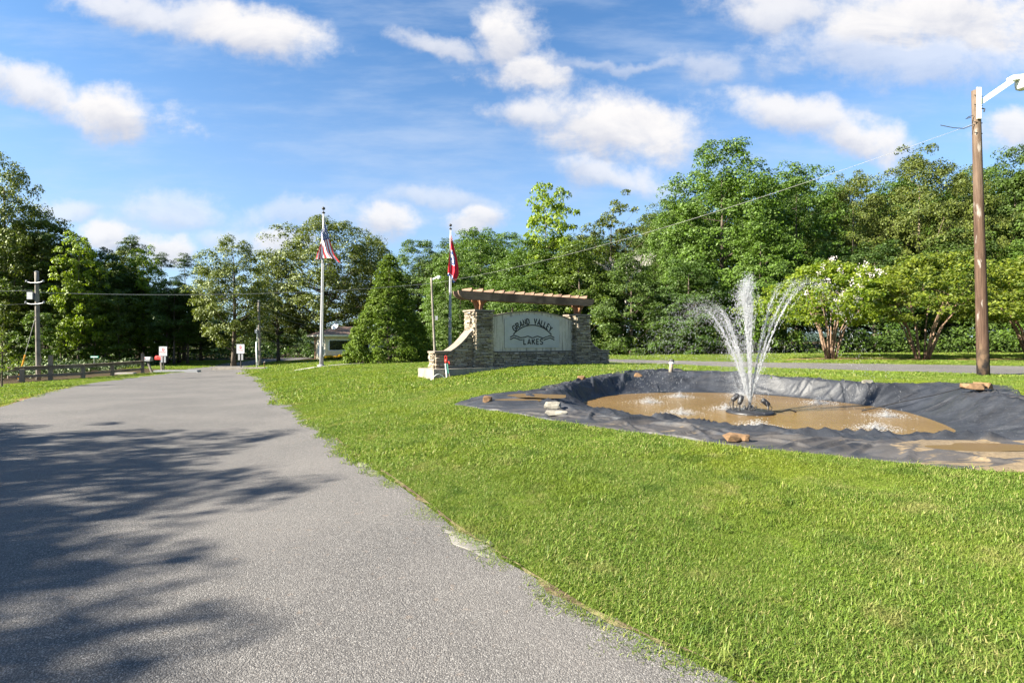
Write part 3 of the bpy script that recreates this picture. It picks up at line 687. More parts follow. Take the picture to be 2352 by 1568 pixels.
        tag(m.build('puddle', M['puddle']), lab, kind='structure')
build_pond()

# ------------------------------------------------------------------ entrance sign (local frame: x along the wall, y away from the viewer, z up from 0)
def build_sign():
    rng = random.Random(11)
    root = empty('entrance_sign', (SO[0], SO[1], 0), 'stone entrance sign reading GRAND VALLEY LAKES under a cedar pergola beam', 'sign', rz=ST)
    UL, UR, PW, L = 1.92, 6.866, .763, 8.522; ZB, ZP, ZW_ = .64, 2.72, 1.23; WT = .45
    def part(m, name, mat, par=root): return m.build(name, mat, par, local=True)
    part(MB().box((4.33, 0, .34), (9.15, 1.24, .62)), 'footing', M['footing'])
    # cores (dark mortar) the stones are set on
    M['mortar'] = simple('mortar', (.10, .085, .065), .95, 0, .3, 20)
    lp = part(MB().box((UL, 0, (ZB + ZP) / 2 - .02), (PW - .09, PW - .09, ZP - ZB)), 'pillar', M['mortar']); rp = part(MB().box((UR, 0, (ZB + ZP) / 2 - .04), (PW - .09, PW - .09, ZP - ZB)), 'pillar', M['mortar'])
    def wing_prof(left):
        if left: P = [(0, ZW_), (.60, ZW_ + .01), (.82, 1.37), (1.04, 1.53), (1.22, 1.70), (1.38, 1.88), (1.545, 2.02)]
        else: P = [(7.24, 1.80), (7.40, 1.60), (7.55, 1.46), (7.72, 1.34), (8.0, 1.205), (8.26, 1.20), (8.522, 1.20)]
        return P
    def wing(P):
        m = MB(); ins = .045; poly = [(P[0][0] + (ins if P[0][0] < .1 else 0), ZB - .02), (P[-1][0] - (ins if P[-1][0] > 8 else 0), ZB - .02)] + [(p[0], p[1]) for p in P[::-1]]
        poly[2] = (poly[1][0], poly[2][1]); poly[-1] = (poly[0][0], poly[-1][1])
        m.prism(poly, (0, -WT / 2 + ins, 0), (1, 0, 0), (0, 0, 1), (0, 1, 0), WT - 2 * ins); return part(m, 'wing_wall', M['mortar'])
    PL, PR = wing_prof(True), wing_prof(False); lw, rw = wing(PL), wing(PR)
    base = part(MB().box(((UL + UR) / 2, 0, (ZB + 1.22) / 2), (UR - UL - PW + .1, .36, 1.22 - ZB)), 'base_wall', M['mortar'])
    # ledge stones: a few rough blocks, each placed by its own object
    protos = []
    for k in range(14):
        m = MB(); r = random.Random(50 + k); vs = []
        for sy, ins in ((-.5, .0), (.5, 0)):
            for sx, sz in ((-.5, -.5), (.5, -.5), (.5, .5), (-.5, .5)):
                j = .07 if sy < 0 else 0.0
                vs.append((sx * (1 - r.uniform(0, j)), sy + (r.uniform(0, .35) if sy < 0 else 0), sz * (1 - r.uniform(0, .22 if sy < 0 else 0.05))))
        fs = [(0, 1, 2, 3), (7, 6, 5, 4), (0, 4, 5, 1), (1, 5, 6, 2), (2, 6, 7, 3), (3, 7, 4, 0)]
        me = bpy.data.meshes.new('stone'); me.from_pydata(vs, [], fs); me.update(); me.materials.append(M['stone']); protos.append(me)
    stones = []      # (area weight, parent, centre, size, rotation about z)
    def face(par, o, du, nrm, length, zlo, ztop, weight, hmin=.042, hmax=.075, corner=True):
        z = zlo; ang = math.atan2(du[1], du[0])
        while True:
            hh = rng.uniform(hmin, hmax); x = 0.0
            if z + hh * .6 > (ztop if not callable(ztop) else 9): break
            while x < length - .01:
                ln = min(rng.choice((rng.uniform(.10, .22), rng.uniform(.18, .42))), length - x)
                if length - x - ln < .06: ln = length - x
                mid = x + ln / 2; top = ztop(mid) if callable(ztop) else ztop
                h2 = min(hh, top - z)
                if h2 > .018:
                    dep = rng.uniform(.07, .14) * (1 if rng.random() > .12 else 1.25); ov = dep * .5 - .045 + rng.uniform(-.004, .004)
                    c = (o[0] + du[0] * mid + nrm[0] * (ov - 0.0), o[1] + du[1] * mid + nrm[1] * (ov - 0.0), z + h2 / 2)
                    stones.append((ln * h2 * weight, par, c, (ln - .010, dep, h2 - .011), ang + rng.uniform(-.02, .02)))
                x += ln
            z += hh
            if callable(ztop) and z > max(p[1] for p in PL + PR): break
    h2 = PW / 2 - .01
    for par, u, w1, w2 in ((lp, UL, 1.5, 1.1), (rp, UR, 1.0, .5)):
        zt = ZP - (.02 if u < 4 else .04)
        face(par, (u - h2, -h2, 0), (1, 0), (0, -1), 2 * h2, ZB, zt, w1)
        face(par, (u - h2, h2, 0), (0, -1), (-1, 0), 2 * h2, ZB, zt, w2)
        face(par, (u + h2, -h2, 0), (0, 1), (1, 0), 2 * h2, ZB, zt, .05)
        face(par, (u + h2, h2, 0), (-1, 0), (0, 1), 2 * h2, ZB, zt, .02)
    def top_of(P): return lambda x: float(np.interp(x, [p[0] for p in P], [p[1] for p in P])) - .03
    tl, tr_ = top_of(PL), top_of(PR)
    face(lw, (0, -WT / 2 + .01, 0), (1, 0), (0, -1), UL - PW / 2 - .01, ZB, tl, 1.4); face(lw, (.01, WT / 2 - .01, 0), (0, -1), (-1, 0), WT - .02, ZB, ZW_ - .03, 1.3)
    xr = UR + PW / 2; face(rw, (xr, -WT / 2 + .01, 0), (1, 0), (0, -1), L - xr, ZB, lambda x: tr_(xr + x), .9)
    face(rw, (L, -WT / 2 + .01, 0), (0, 1), (1, 0), WT - .02, ZB, 1.17, .1); face(lw, (UL - PW / 2 - .01, WT / 2 - .01, 0), (-1, 0), (0, 1), UL - PW / 2 - .01, ZB, lambda x: tl(UL - PW / 2 - .01 - x), .02)
    face(base, (UL + PW / 2, -.18, 0), (1, 0), (0, -1), UR - UL - PW, ZB, 1.215, 1.25, .05, .085)
    stones.sort(key=lambda s: -s[0]); rest = {}
    for k, (a, par, c, sz, ang) in enumerate(stones):
        me = protos[k % len(protos)]
        if k < 290:
            o = bpy.data.objects.new('stone', me); COL.objects.link(o); o.parent = par; o.location = c; o.scale = sz; o.rotation_euler = (0, 0, ang)
        else:
            R = Matrix.Rotation(ang, 3, 'Z'); m = rest.setdefault(par.name, (par, MB()))[1]
            m.add([R @ Vector((v.co.x * sz[0], v.co.y * sz[1], v.co.z * sz[2])) + Vector(c) for v in me.vertices], [tuple(p.vertices) for p in me.polygons])
    for par, m in rest.values(): tag(m.build('stonework', M['stone'], par, local=True), kind='stuff')
    # pillar caps and sloping wing caps
    for par, u, z in ((lp, UL, ZP - .02), (rp, UR, ZP - .04)):
        m = MB(); n = 3
        for i in range(n):
            for j in range(n):
                w = (PW + .12) / n; m.box((u - (PW + .12) / 2 + w * (i + .5), -(PW + .12) / 2 + w * (j + .5), z + .035 + rng.uniform(-.004, .004)), (w - .008, w - .008, .062))
        part(m, 'cap_stone', M['capstone'], par)
    for P, par in ((PL, lw), (PR, rw)):
        m = MB(); Q = [Vector((p[0], 0, p[1])) for p in P]
        if P is PL: Q[0].x = -.05
        else: Q[-1].x = L + .05
        for i in range(len(Q) - 1):
            a, b = Q[i], Q[i + 1]; d = (b - a); a2 = a + d * .012; b2 = b - d * .012
            off = Vector((-d.z, 0, d.x)).normalized() * .03
            hw = WT / 2 + .05
            vs = [p + o_ * s_ + Vector((0, y, 0)) for p in (a2, b2) for s_, o_ in ((-1, off), (1, off)) for y in (-hw, hw)]
            m.add(vs, [(0, 1, 3, 2), (4, 6, 7, 5), (0, 4, 5, 1), (2, 3, 7, 6), (0, 2, 6, 4), (1, 5, 7, 3)])
        part(m, 'wing_cap', M['capstone'], par)
    # concrete panel with arched head
    x0, x1 = UL + PW / 2 - .03, UR - PW / 2 + .03
    def arch(a, b, zs, zp, n=20): return [(a + (b - a) * i / n, zs + (zp - zs) * (1 - (2 * i / n - 1) ** 2)) for i in range(n + 1)]
    pan = part(MB().prism([(x0, 1.222), (x1, 1.222)] + arch(x0, x1, 2.48, 2.77)[::-1], (0, -.11, 0), (1, 0, 0), (0, 0, 1), (0, 1, 0), .22), 'sign_panel', M['panel'])
    m = MB(); A = arch(x0 - .0, x1 + .0, 2.482, 2.772)
    for i in range(20):
        a, b = A[i], A[i + 1]; m.add([(a[0], -.15, a[1]), (b[0], -.15, b[1]), (b[0], .15, b[1]), (a[0], .15, a[1]), (a[0], -.15, a[1] + .035), (b[0], -.15, b[1] + .035), (b[0], .15, b[1] + .035), (a[0], .15, a[1] + .035)],
              [(3, 2, 1, 0), (4, 5, 6, 7), (0, 1, 5, 4), (1, 2, 6, 5), (2, 3, 7, 6), (3, 0, 4, 7)])
    part(m, 'panel_coping', M['capstone'], pan)
    b0, b1 = 2.994, 5.737
    brd = part(MB().prism([(b0, 1.345), (b1, 1.345)] + arch(b0, b1, 2.47, 2.655)[::-1], (0, -.145, 0), (1, 0, 0), (0, 0, 1), (0, 1, 0), .034), 'sign_board', M['board'])
    # lettering
    G = {'G': [[(.55, .78), (.5, .92), (.3, 1), (.1, .92), (0, .7), (0, .3), (.1, .08), (.3, 0), (.5, .06), (.56, .22), (.56, .42), (.33, .42)]],
         'R': [[(0, 0), (0, 1), (.34, 1), (.5, .9), (.5, .64), (.34, .52), (.06, .52)], [(.26, .50), (.54, 0)]],
         'A': [[(0, 0), (.28, 1), (.56, 0)], [(.12, .28), (.44, .28)]], 'N': [[(0, 0), (0, 1), (.5, 0), (.5, 1)]],
         'D': [[(0, .06), (0, 1), (.26, 1), (.5, .8), (.5, .2), (.26, 0), (0, 0)]], 'V': [[(0, 1), (.27, 0), (.54, 1)]], 'L': [[(0, 1), (0, 0), (.44, 0)]],
         'E': [[(.42, 1), (0, 1), (0, 0), (.42, 0)], [(.04, .52), (.36, .52)]], 'Y': [[(0, 1), (.27, .48), (.54, 1)], [(.27, .48), (.27, 0)]],
         'K': [[(0, 0), (0, 1)], [(.5, 1), (.04, .42)], [(.18, .56), (.54, 0)]], 'S': [[(.46, .85), (.34, 1), (.12, 1), (0, .86), (0, .66), (.12, .54), (.34, .46), (.48, .34), (.48, .14), (.34, 0), (.1, 0), (-.02, .15)]]}
    o = (0, -.146, 0); ax, ay, az = (1, 0, 0), (0, 0, 1), (0, -1, 0); T = .012
    def letter(ch, fn, hgt, w=.044):
        m = MB()
        for st in G[ch]: m.ribbon([fn(p[0] * hgt, p[1] * hgt) for p in st], w, o, ax, ay, az, T)
        lt = part(m, 'letter', M['ink'], brd)
    CX, CZ, R0, HT = 4.352, .84, 1.455, .215
    txt = 'GRAND VALLEY'; wd = {c: max(p[0] for s in G[c] for p in s) * HT for c in G}; wd[' '] = .13
    gap = .062; total = sum(wd[c] for c in txt) + gap * (len(txt) - 1); s = -total / 2
    for ch in txt:
        if ch != ' ':
            a0 = (s + wd[ch] / 2) / (R0 + HT / 2) * 1.02
            letter(ch, lambda x, y, a0=a0, w=wd[ch]: (CX + (x - w / 2) * math.cos(a0) + (R0 + y) * math.sin(a0), CZ - (x - w / 2) * math.sin(a0) + (R0 + y) * math.cos(a0)), HT)
        s += wd[ch] + gap
    s = 3.90; hl = .20; g2 = .085
    for ch in 'LAKES':
        letter(ch, lambda x, y, s=s: (s + x * 1.25, 1.492 + y), hl, .04); s += wd[ch] / HT * hl * 1.25 + g2
    m = MB(); m.ribbon([(CX + 1.41 * math.sin(a), CZ + 1.41 * math.cos(a)) for a in np.linspace(-.745, .745, 40)], .042, o, ax, ay, az, T); part(m, 'arc_line', M['ink'], brd)
    def wave(x, dz): 
        k = [(3.242, 1.775), (3.435, 1.838), (3.58, 1.80), (3.74, 1.748), (3.93, 1.765), (4.095, 1.807), (4.321, 1.75), (4.595, 1.81), (4.73, 1.77), (4.875, 1.738), (5.05, 1.79), (5.23, 1.839), (5.35, 1.80), (5.461, 1.755)]
        xs = [p[0] for p in k]; zs = [p[1] for p in k]; i = min(max(np.searchsorted(xs, x) - 1, 0), len(k) - 2); t = (x - xs[i]) / (xs[i + 1] - xs[i]); t = t * t * (3 - 2 * t) if True else t
        return zs[i] * (1 - t) + zs[i + 1] * t + dz
    for rngs, dz in (((3.242, 5.461), 0), ((3.242, 3.84), -.09), ((4.90, 5.461), -.09)):
        m = MB(); m.ribbon([(x, wave(x, dz)) for x in np.linspace(rngs[0], rngs[1], 60)], .036, o, ax, ay, az, T); part(m, 'wave_line', M['ink'], brd)
    # pergola: two beams with curved ends, rafters across, flared brackets on the pillars
    for y in (-.21, .15):
        q = [(.94 + .40 * (1 - math.cos(t)), 3.40 - .27 * math.sin(t)) for t in np.linspace(0, math.pi / 2, 8)]
        r = [(7.66 - .29 * (1 - math.cos(t)), 3.40 - .27 * math.sin(t)) for t in np.linspace(0, math.pi / 2, 8)]
        part(MB().prism(q + r[::-1] + [(7.66, 3.435), (.94, 3.435)], (0, y, 0), (1, 0, 0), (0, 0, 1), (0, 1, 0), .06), 'beam', M['cedar'])
    for i in range(13):
        u = 1.41 + i * .4755; part(MB().prism([(-.30, 3.437), (.32, 3.437), (.38, 3.545), (-.36, 3.545)], (u, 0, 0), (0, 1, 0), (0, 0, 1), (1, 0, 0), .055), 'rafter', M['cedar_y'])
    for par, u, z0 in ((lp, UL, ZP + .045), (rp, UR, ZP + .025)):
        zt = 3.124
        post = part(MB().box((u, 0, (z0 + zt) / 2), (.16, .16, zt - z0)), 'post', M['cedar_z'])
        for d in ((1, 0), (-1, 0), (0, 1), (0, -1)):
            prof = [(.083, z0), (.15, z0)] + [(.15 + .17 * (1 - math.cos(t)), z0 + (zt - z0 - .06) * math.sin(t)) for t in np.linspace(.2, math.pi / 2, 6)] + [(.32, zt), (.083, zt)]
            wv = .10
            part(MB().prism(prof, (u - d[1] * wv / 2, d[0] * wv / 2 * -1, 0), (d[0], d[1], 0), (0, 0, 1), (d[1], -d[0], 0) if False else (d[1] * 1.0, d[0] * 1.0, 0), wv), 'bracket', M['cedar_z'], post)
build_sign()

# ------------------------------------------------------------------ poles, wires, flags
def pole_tube(b, top, r0, r1, n=12, k=8): return [Vector(b).lerp(Vector(top), i / k) for i in range(k + 1)], [r0 + (r1 - r0) * i / k for i in range(k + 1)]
def build_light_pole():
    b = Vector((13.66, 14.83, .56)); d = 14.83; top = Vector(((2927 - 1536) / F * d, d, CAMZ + (1024 - 272) * d / F))
    r = empty('utility_pole', b, 'tall weathered brown wooden pole with a white lamp arm', 'utility pole')
    p, q = pole_tube(b - Vector((0, 0, .2)), top, .152, .10, 14, 14)
    MB().tube(p, q, 14).build('pole', M['pole'], r, True)
    MB().box((top.x - .02, top.y - .125, top.z - .42), (.12, .03, .9)).build('mounting_plate', M['trim'], r)
    a0 = Vector((top.x + .07, top.y - .06, top.z - .38)); a1 = Vector((top.x + .96, top.y - .12, top.z + .24))
    arm = MB().span(a0, a1, .09, .13).build('lamp_arm', M['white'], r)
    hd = MB().box((a1.x + .17, a1.y, a1.z + .06), (.50, .20, .13), M=Matrix.Rotation(-.12, 3, 'Y')).build('lamp_head', M['white'], r)
    MB().lathe([(.02, .02), (.15, 0), (.185, -.02), (.185, -.10), (.165, -.22), (.10, -.27), (.02, -.28)], 18, (a1.x + .30, a1.y, a1.z + .0)).build('lamp_glass', M['lamp_glass'], hd, True)
    for dz in (.18, .45, .95, 1.25): MB().tube([(top.x - .13, top.y - .1, top.z - dz), (top.x + .14, top.y - .06, top.z - dz - .02)], .012, 6).build('bolt', M['iron'], r)
    MB().tube([(top.x + .1, top.y - .08, top.z - .55), (top.x + .17, top.y - .1, top.z - .58), (top.x + .15, top.y - .1, top.z - .66)], .018, 6).build('hook', M['iron'], r)
    return Vector((top.x - .13, top.y - .05, top.z - 1.0))
A_RIGHT = build_light_pole()
def build_small_lamp():
    b = Vector((-4.78, 32.0, h(-4.78, 32.0))); top = Vector(((1294 - 1536) / F * 32, 32, CAMZ + (1024 - 833) * 32 / F))
    r = empty('lamp_post', b, 'slim leaning grey lamp post behind the left end of the stone sign', 'lamp post')
    p, q = pole_tube(b - Vector((0, 0, .2)), top, .085, .065); MB().tube(p, q, 10).build('pole', M['grey_pole'], r, True)
    a1 = top + Vector((.42, -.05, .06)); MB().span(top + Vector((.03, 0, -.12)), a1, .05, .08).build('lamp_arm', M['white'], r)
    MB().lathe([(.03, .05), (.10, .03), (.12, -.02), (.11, -.13), (.05, -.17), (.01, -.175)], 12, (a1.x + .08, a1.y, a1.z)).build('lamp_glass', M['lamp_glass'], r, True)
    MB().box((b.x - .1 + .18, b.y - .1, b.z + 2.75), (.16, .10, .26)).build('meter_box', M['galv'], r)
    return top - Vector((0, 0, .36))
A_MID = build_small_lamp()
def build_utility():
    b = Vector((-23.95, 25.9, -.38)); d = 25.9; top = Vector(((110 - 1536) / F * d, d, CAMZ + (1024 - 815) * d / F))
    r = empty('utility_pole', b, 'grey wooden pole with a metal box beside the rail fence', 'utility pole')
    p, q = pole_tube(b - Vector((0, 0, .3)), top, .105, .088); MB().tube(p, q, 12).build('pole', M['grey_pole'], r, True)
    MB().box((top.x - .22, top.y - .05, top.z - 1.22), (.28, .2, .36)).build('transformer_box', M['galv'], r)
    for dz, l in ((.55, .42), (1.62, .45)):
        a = MB(); a.tube([(top.x - l, top.y - .1, top.z - dz + .03), (top.x - l * .4, top.y - .12, top.z - dz - .03), (top.x + l * .4, top.y - .12, top.z - dz - .02), (top.x + l, top.y - .1, top.z - dz + .04)], .022, 6)
        arm = a.build('bracket_arm', M['galv'], r)
        for s in (-1, 1): MB().lathe([(.02, -.05), (.05, -.03), (.05, 0), (.03, .02), (.05, .04), (.02, .06)], 8, (top.x + s * l, top.y - .1, top.z - dz + .06)).build('insulator', M['galv'], arm)
    MB().lathe([(.09, -.02), (.10, .0), (.05, .03)], 10, tuple(top)).build('pole_cap', M['galv'], r)
    for dz in (2.3, 2.5): MB().lathe([(.103, -.02), (.106, 0), (.103, .02)], 12, (top.x - .003, top.y, top.z - dz)).build('band', M['iron'], r)
    # guy wire with its yellow guard
    g = at(232, 1128); gb = Vector((g[0] + .4, 25.6, h(g[0] + .4, 25.6))); gt = Vector((top.x + .1, top.y, top.z - 1.7))
    gw = empty('guy_wire', gb, 'steel guy wire with a yellow guard sleeve behind the rail fence', 'guy wire')
    MB().tube([gb, gt], .014, 5).build('cable', M['wire'], gw)
    MB().tube([gb.lerp(gt, .02), gb.lerp(gt, .34)], .034, 7).build('guard_sleeve', M['yellow'], gw)
    return top
T_LEFT = build_utility()
def build_gate_pole():
    c = at(776, 1098); d = c[1]; b = Vector(c); top = Vector(((776 - 1536) / F * d, d, CAMZ + (1024 - 903) * d / F)); k = d / 42.7
    r = empty('utility_pole', b, 'thin grey wooden pole at the roadside before the gatehouse', 'utility pole')
    p, q = pole_tube(b - Vector((-.12, 0, .2)), top, .12, .10); MB().tube(p, q, 10).build('pole', M['grey_pole'], r, True)
    MB().tube([top + Vector((-.09, -.09, -2.4)), b + Vector((-.10, -.12, 1.4)), b + Vector((.0, -.14, 0))], .03, 6).build('conduit', M['white'], r)
    MB().box((top.x - .16, top.y - .1, top.z - 2.75), (.22, .16, .34)).build('meter_box', M['galv'], r)
    MB().box((top.x, top.y, top.z + .03), (.2, .2, .06)).build('pole_cap', M['galv'], r)
    c2 = at(771, 1104); b2 = Vector(c2); d2 = c2[1]
    r2 = empty('marker_post', b2, 'short white pipe post with dark bands in front of the roadside pole', 'post')
    MB().tube([b2 - Vector((0, 0, .1)), b2 + Vector((-.06, 0, 78 * d2 / F))], .055, 10).build('pipe', M['white'], r2, True)
    for z in (.28, .42): MB().lathe([(.062, -.02), (.066, 0), (.062, .02)], 10, (b2.x - .005, b2.y, b2.z + z)).build('band', M['iron'], r2)
    c3 = at(794, 1108); b3 = Vector(c3)
    r3 = empty('standpipe', b3, 'thin rusty standpipe in the lawn right of the white post', 'standpipe')
    MB().tube([b3 + Vector((.06, 0, -.1)), b3 + Vector((-.03, 0, .35)), b3 + Vector((-.05, 0, .55))], .028, 8).build('pipe', M['rock'], r3)
    MB().tube([b3 + Vector((-.06, 0, .55)), b3 + Vector((.06, -.02, .58))], .03, 6).build('tap', M['iron'], r3)
    c4 = at(804, 1106); MB_ = MB().box((c4[0] + .1, c4[1], c4[2] + .05), (.34, .2, .1)); tag(MB_.build('valve_cover', M['teal']), 'flat teal valve cover lying in the grass by the standpipe', 'valve cover')
    return top
T_GATE = build_gate_pole()
def wire(a, b, sag, label, r=.014, mat='wire', n=40):
    a, b = Vector(a), Vector(b); pts = [a.lerp(b, i / n) - Vector((0, 0, sag * 4 * (i / n) * (1 - i / n))) for i in range(n + 1)]
    return tag(MB().tube(pts, r, 5).build('overhead_wire', M[mat]), label, 'wire')
wire(A_MID, A_RIGHT, .55, 'overhead wire rising from the slim lamp post to the brown pole', .0055)
wire(Vector((T_LEFT.x + .12, T_LEFT.y, T_LEFT.z - 1.05)), A_MID, .35, 'long overhead wire from the grey pole by the fence to the slim lamp post', .016)
wire(Vector((T_LEFT.x - .2, T_LEFT.y, T_LEFT.z - .95)), (-48, 20, 3.6), .15, 'upper wire running from the grey fence-side pole out of the left edge', .013)
wire(Vector((T_LEFT.x - .3, T_LEFT.y, T_LEFT.z - 1.62)), (-48, 21, 2.4), .12, 'lower wire running from the grey fence-side pole out of the left edge', .011, 'dark_wire')
m = MB(); a = A_RIGHT
m.tube([a + Vector((.05, 0, .0)), a + Vector((-.25, 0, -.12)), a + Vector((-.55, 0, -.10)), a + Vector((-.85, .1, .02))], .011, 5)
m.tube([a + Vector((.02, 0, .26)), a + Vector((-.12, 0, .22)), a + Vector((-.2, 0, .16)), a + Vector((-.06, 0, .2))], .012, 5)
tag(m.build('service_cable', M['dark_wire']), 'dark looping service cable at the top of the brown pole', 'cable')

US_R, US_B, US_W = simple('flag_red', (.46, .035, .04), .85, 0, .05), simple('flag_blue', (.025, .035, .14), .85, 0, .05), simple('flag_white', (.72, .71, .72), .85, 0, .03)
def cloth(name, pole, colour, curves, nu, nv, fold, parent=None):
    """hanging cloth: a Coons patch between hoist, fly, top and bottom edges with folds in depth"""
    top, bot, hoist, fly = curves
    def ev(c, t):
        c = np.array(c, float); k = t * (len(c) - 1); i = min(int(k), len(c) - 2); f = k - i; return c[i] * (1 - f) + c[i + 1] * f
    V = []; Fc = []; mi = []
    for j in range(nv + 1):
        for i in range(nu + 1):
            u, v = i / nu, j / nv
            p = (1 - v) * ev(top, u) + v * ev(bot, u) + (1 - u) * ev(hoist, v) + u * ev(fly, v) - ((1 - u) * (1 - v) * ev(top, 0) + u * (1 - v) * ev(top, 1) + (1 - u) * v * ev(bot, 0) + u * v * ev(bot, 1))
            dy = fold * (math.sin(v * 9 + u * 2.2) * .6 + math.sin(v * 21 + u * 5) * .28) * min(1, u * 3 + .15) - .10 * u
            V.append((pole[0] + p[0] + .035 * math.sin(v * 14 + u * 3) * u, pole[1] - .04 + dy, pole[2] + p[1]))
    for j in range(nv):
        for i in range(nu):
            a = j * (nu + 1) + i; Fc.append((a, a + 1, a + nu + 2, a + nu + 1)); mi.append(colour((i + .5) / nu, (j + .5) / nv))
    m = MB(); m.add(V, Fc); m.m = mi
    return m
def star(x, y, r):
    """True inside a five-pointed star of radius r"""
    d = math.hypot(x, y)
    if d > r: return False
    a = math.atan2(x, y) % (2 * math.pi / 5); a = min(a, 2 * math.pi / 5 - a)
    k = r * math.sin(math.pi / 10) / math.sin(math.pi - math.pi / 5 - math.pi / 10)
    return d <= r * k / (k * math.cos(a) + 1e-9) * 1.0 if False else d * math.sin(math.pi - a - math.pi / 10) <= r * math.sin(math.pi / 10)
def flagpole(b, height, label):
    r = empty('flagpole', b, label, 'flagpole')
    p, q = pole_tube(Vector(b) - Vector((0, 0, .1)), Vector(b) + Vector((0.13 if height > 9 else .05, 0, height)), .125, .05, 12, 10); MB().tube(p, q, 14).build('pole', M['alu'], r, True)
    t = Vector(b) + Vector((0.13 if height > 9 else .05, 0, height))
    MB().lathe([(.09, 0), (.10, .05), (.03, .08), (.025, .14)], 12, tuple(t - Vector((0, 0, .02)))).build('truck', M['iron'], r, True)
    MB().lathe([(.01, -.10), (.06, -.08), (.095, -.03), (.10, .02), (.07, .07), (.01, .10)], 12, tuple(t + Vector((0, 0, .26)))).build('finial', M['iron'], r, True)
    MB().lathe([(.24, -.02), (.24, .03), (.16, .06), (.13, .10)], 16, tuple(Vector(b) + Vector((0, 0, .03)))).build('base_collar', M['alu'], r, True)
    MB().tube([Vector(b) + Vector((.10, -.10, 1.2)), t + Vector((.05, -.06, -.1))], .008, 4).build('halyard', M['white'], r)
    return t
usb = at(964, 1100); USB = Vector((usb[0], usb[1], usb[2] + .03)); UST = flagpole(USB, (1100 - 640) * usb[1] / F + .0, 'tall silver flagpole flying the stars and stripes on a concrete pad')
s = usb[1] / F / 8.708           # metres per pixel of the enlarged view the outline was read from
def E(*pts, x0=395, y0=155): return [((x - x0) * s, -(y - y0) * s) for x, y in pts]
def us_colour(u, v):
    if u < .40 and v < 7 / 13:
        a, b = u / .40 * 12, v / (7 / 13) * 10
        ia, ib = round(a), round(b)
        if 0 < ia < 12 and 0 < ib < 10 and (ia + ib) % 2 == 0 and star((a - ia) * .55, -(b - ib) * .62, .40): return 2
        return 1
    return 0 if int(v * 13) % 2 == 0 else 2
m = cloth('us', UST, us_colour, (E((405, 250), (455, 470), (540, 830), (610, 1050), (690, 1260), (850, 1470)), E((372, 900), (345, 960), (310, 1060), (275, 1230), (245, 1380)), E((405, 250), (385, 500), (352, 700), (372, 900)), E((850, 1470), (700, 1380), (560, 1345), (400, 1340), (300, 1370), (245, 1380))), 110, 78, .12)
o = m.build('flag', [US_R, US_B, US_W], None, True); tag(o, 'stars and stripes flag hanging limp with its red and white folds', 'flag')
TNB = Vector((-4.25, 35, h(-4.25, 35))); TNT = flagpole(TNB, CAMZ + (1024 - 687) * 35 / F - TNB.z, 'silver flagpole behind the left end of the stone sign')
s = 35 / F / 6.53
def tn_colour(u, v):
    x, y = u * 5, (v - .5) * 3
    if u > .93: return 1
    if u > .905: return 2
    cx, cy = x - 2.33, y; d = math.hypot(cx, cy)
    if d < .86:
        if d > .78: return 2
        for k in range(3):
            a = math.radians(90 + 120 * k + 18); sx, sy = cx - .38 * math.cos(a), cy + .38 * math.sin(a)
            if star(sx * .9 + sy * .3, sy * .9 - sx * .3, .34): return 2
        return 1
    return 0
m = cloth('tn', TNT, tn_colour, (E((405, 262), (440, 430), (480, 600), (520, 760), (548, 920), (556, 1080), (505, 1205), (462, 1245), x0=398, y0=190), E((392, 430), (378, 620), (366, 800), (360, 960), (362, 1120), x0=398, y0=190), E((405, 262), (395, 320), (388, 380), (392, 430), x0=398, y0=190), E((462, 1245), (430, 1200), (405, 1120), (375, 1100), (362, 1120), x0=398, y0=190)), 120, 84, .10)
US_R2 = simple('flag_crimson', (.52, .012, .03), .85, 0, .05); US_B2 = simple('flag_navy', (.03, .06, .22), .85, 0, .05)
o = m.build('flag', [US_R2, US_B2, US_W], None, True); tag(o, 'red state flag with a blue disc of three white stars hanging limp', 'flag')

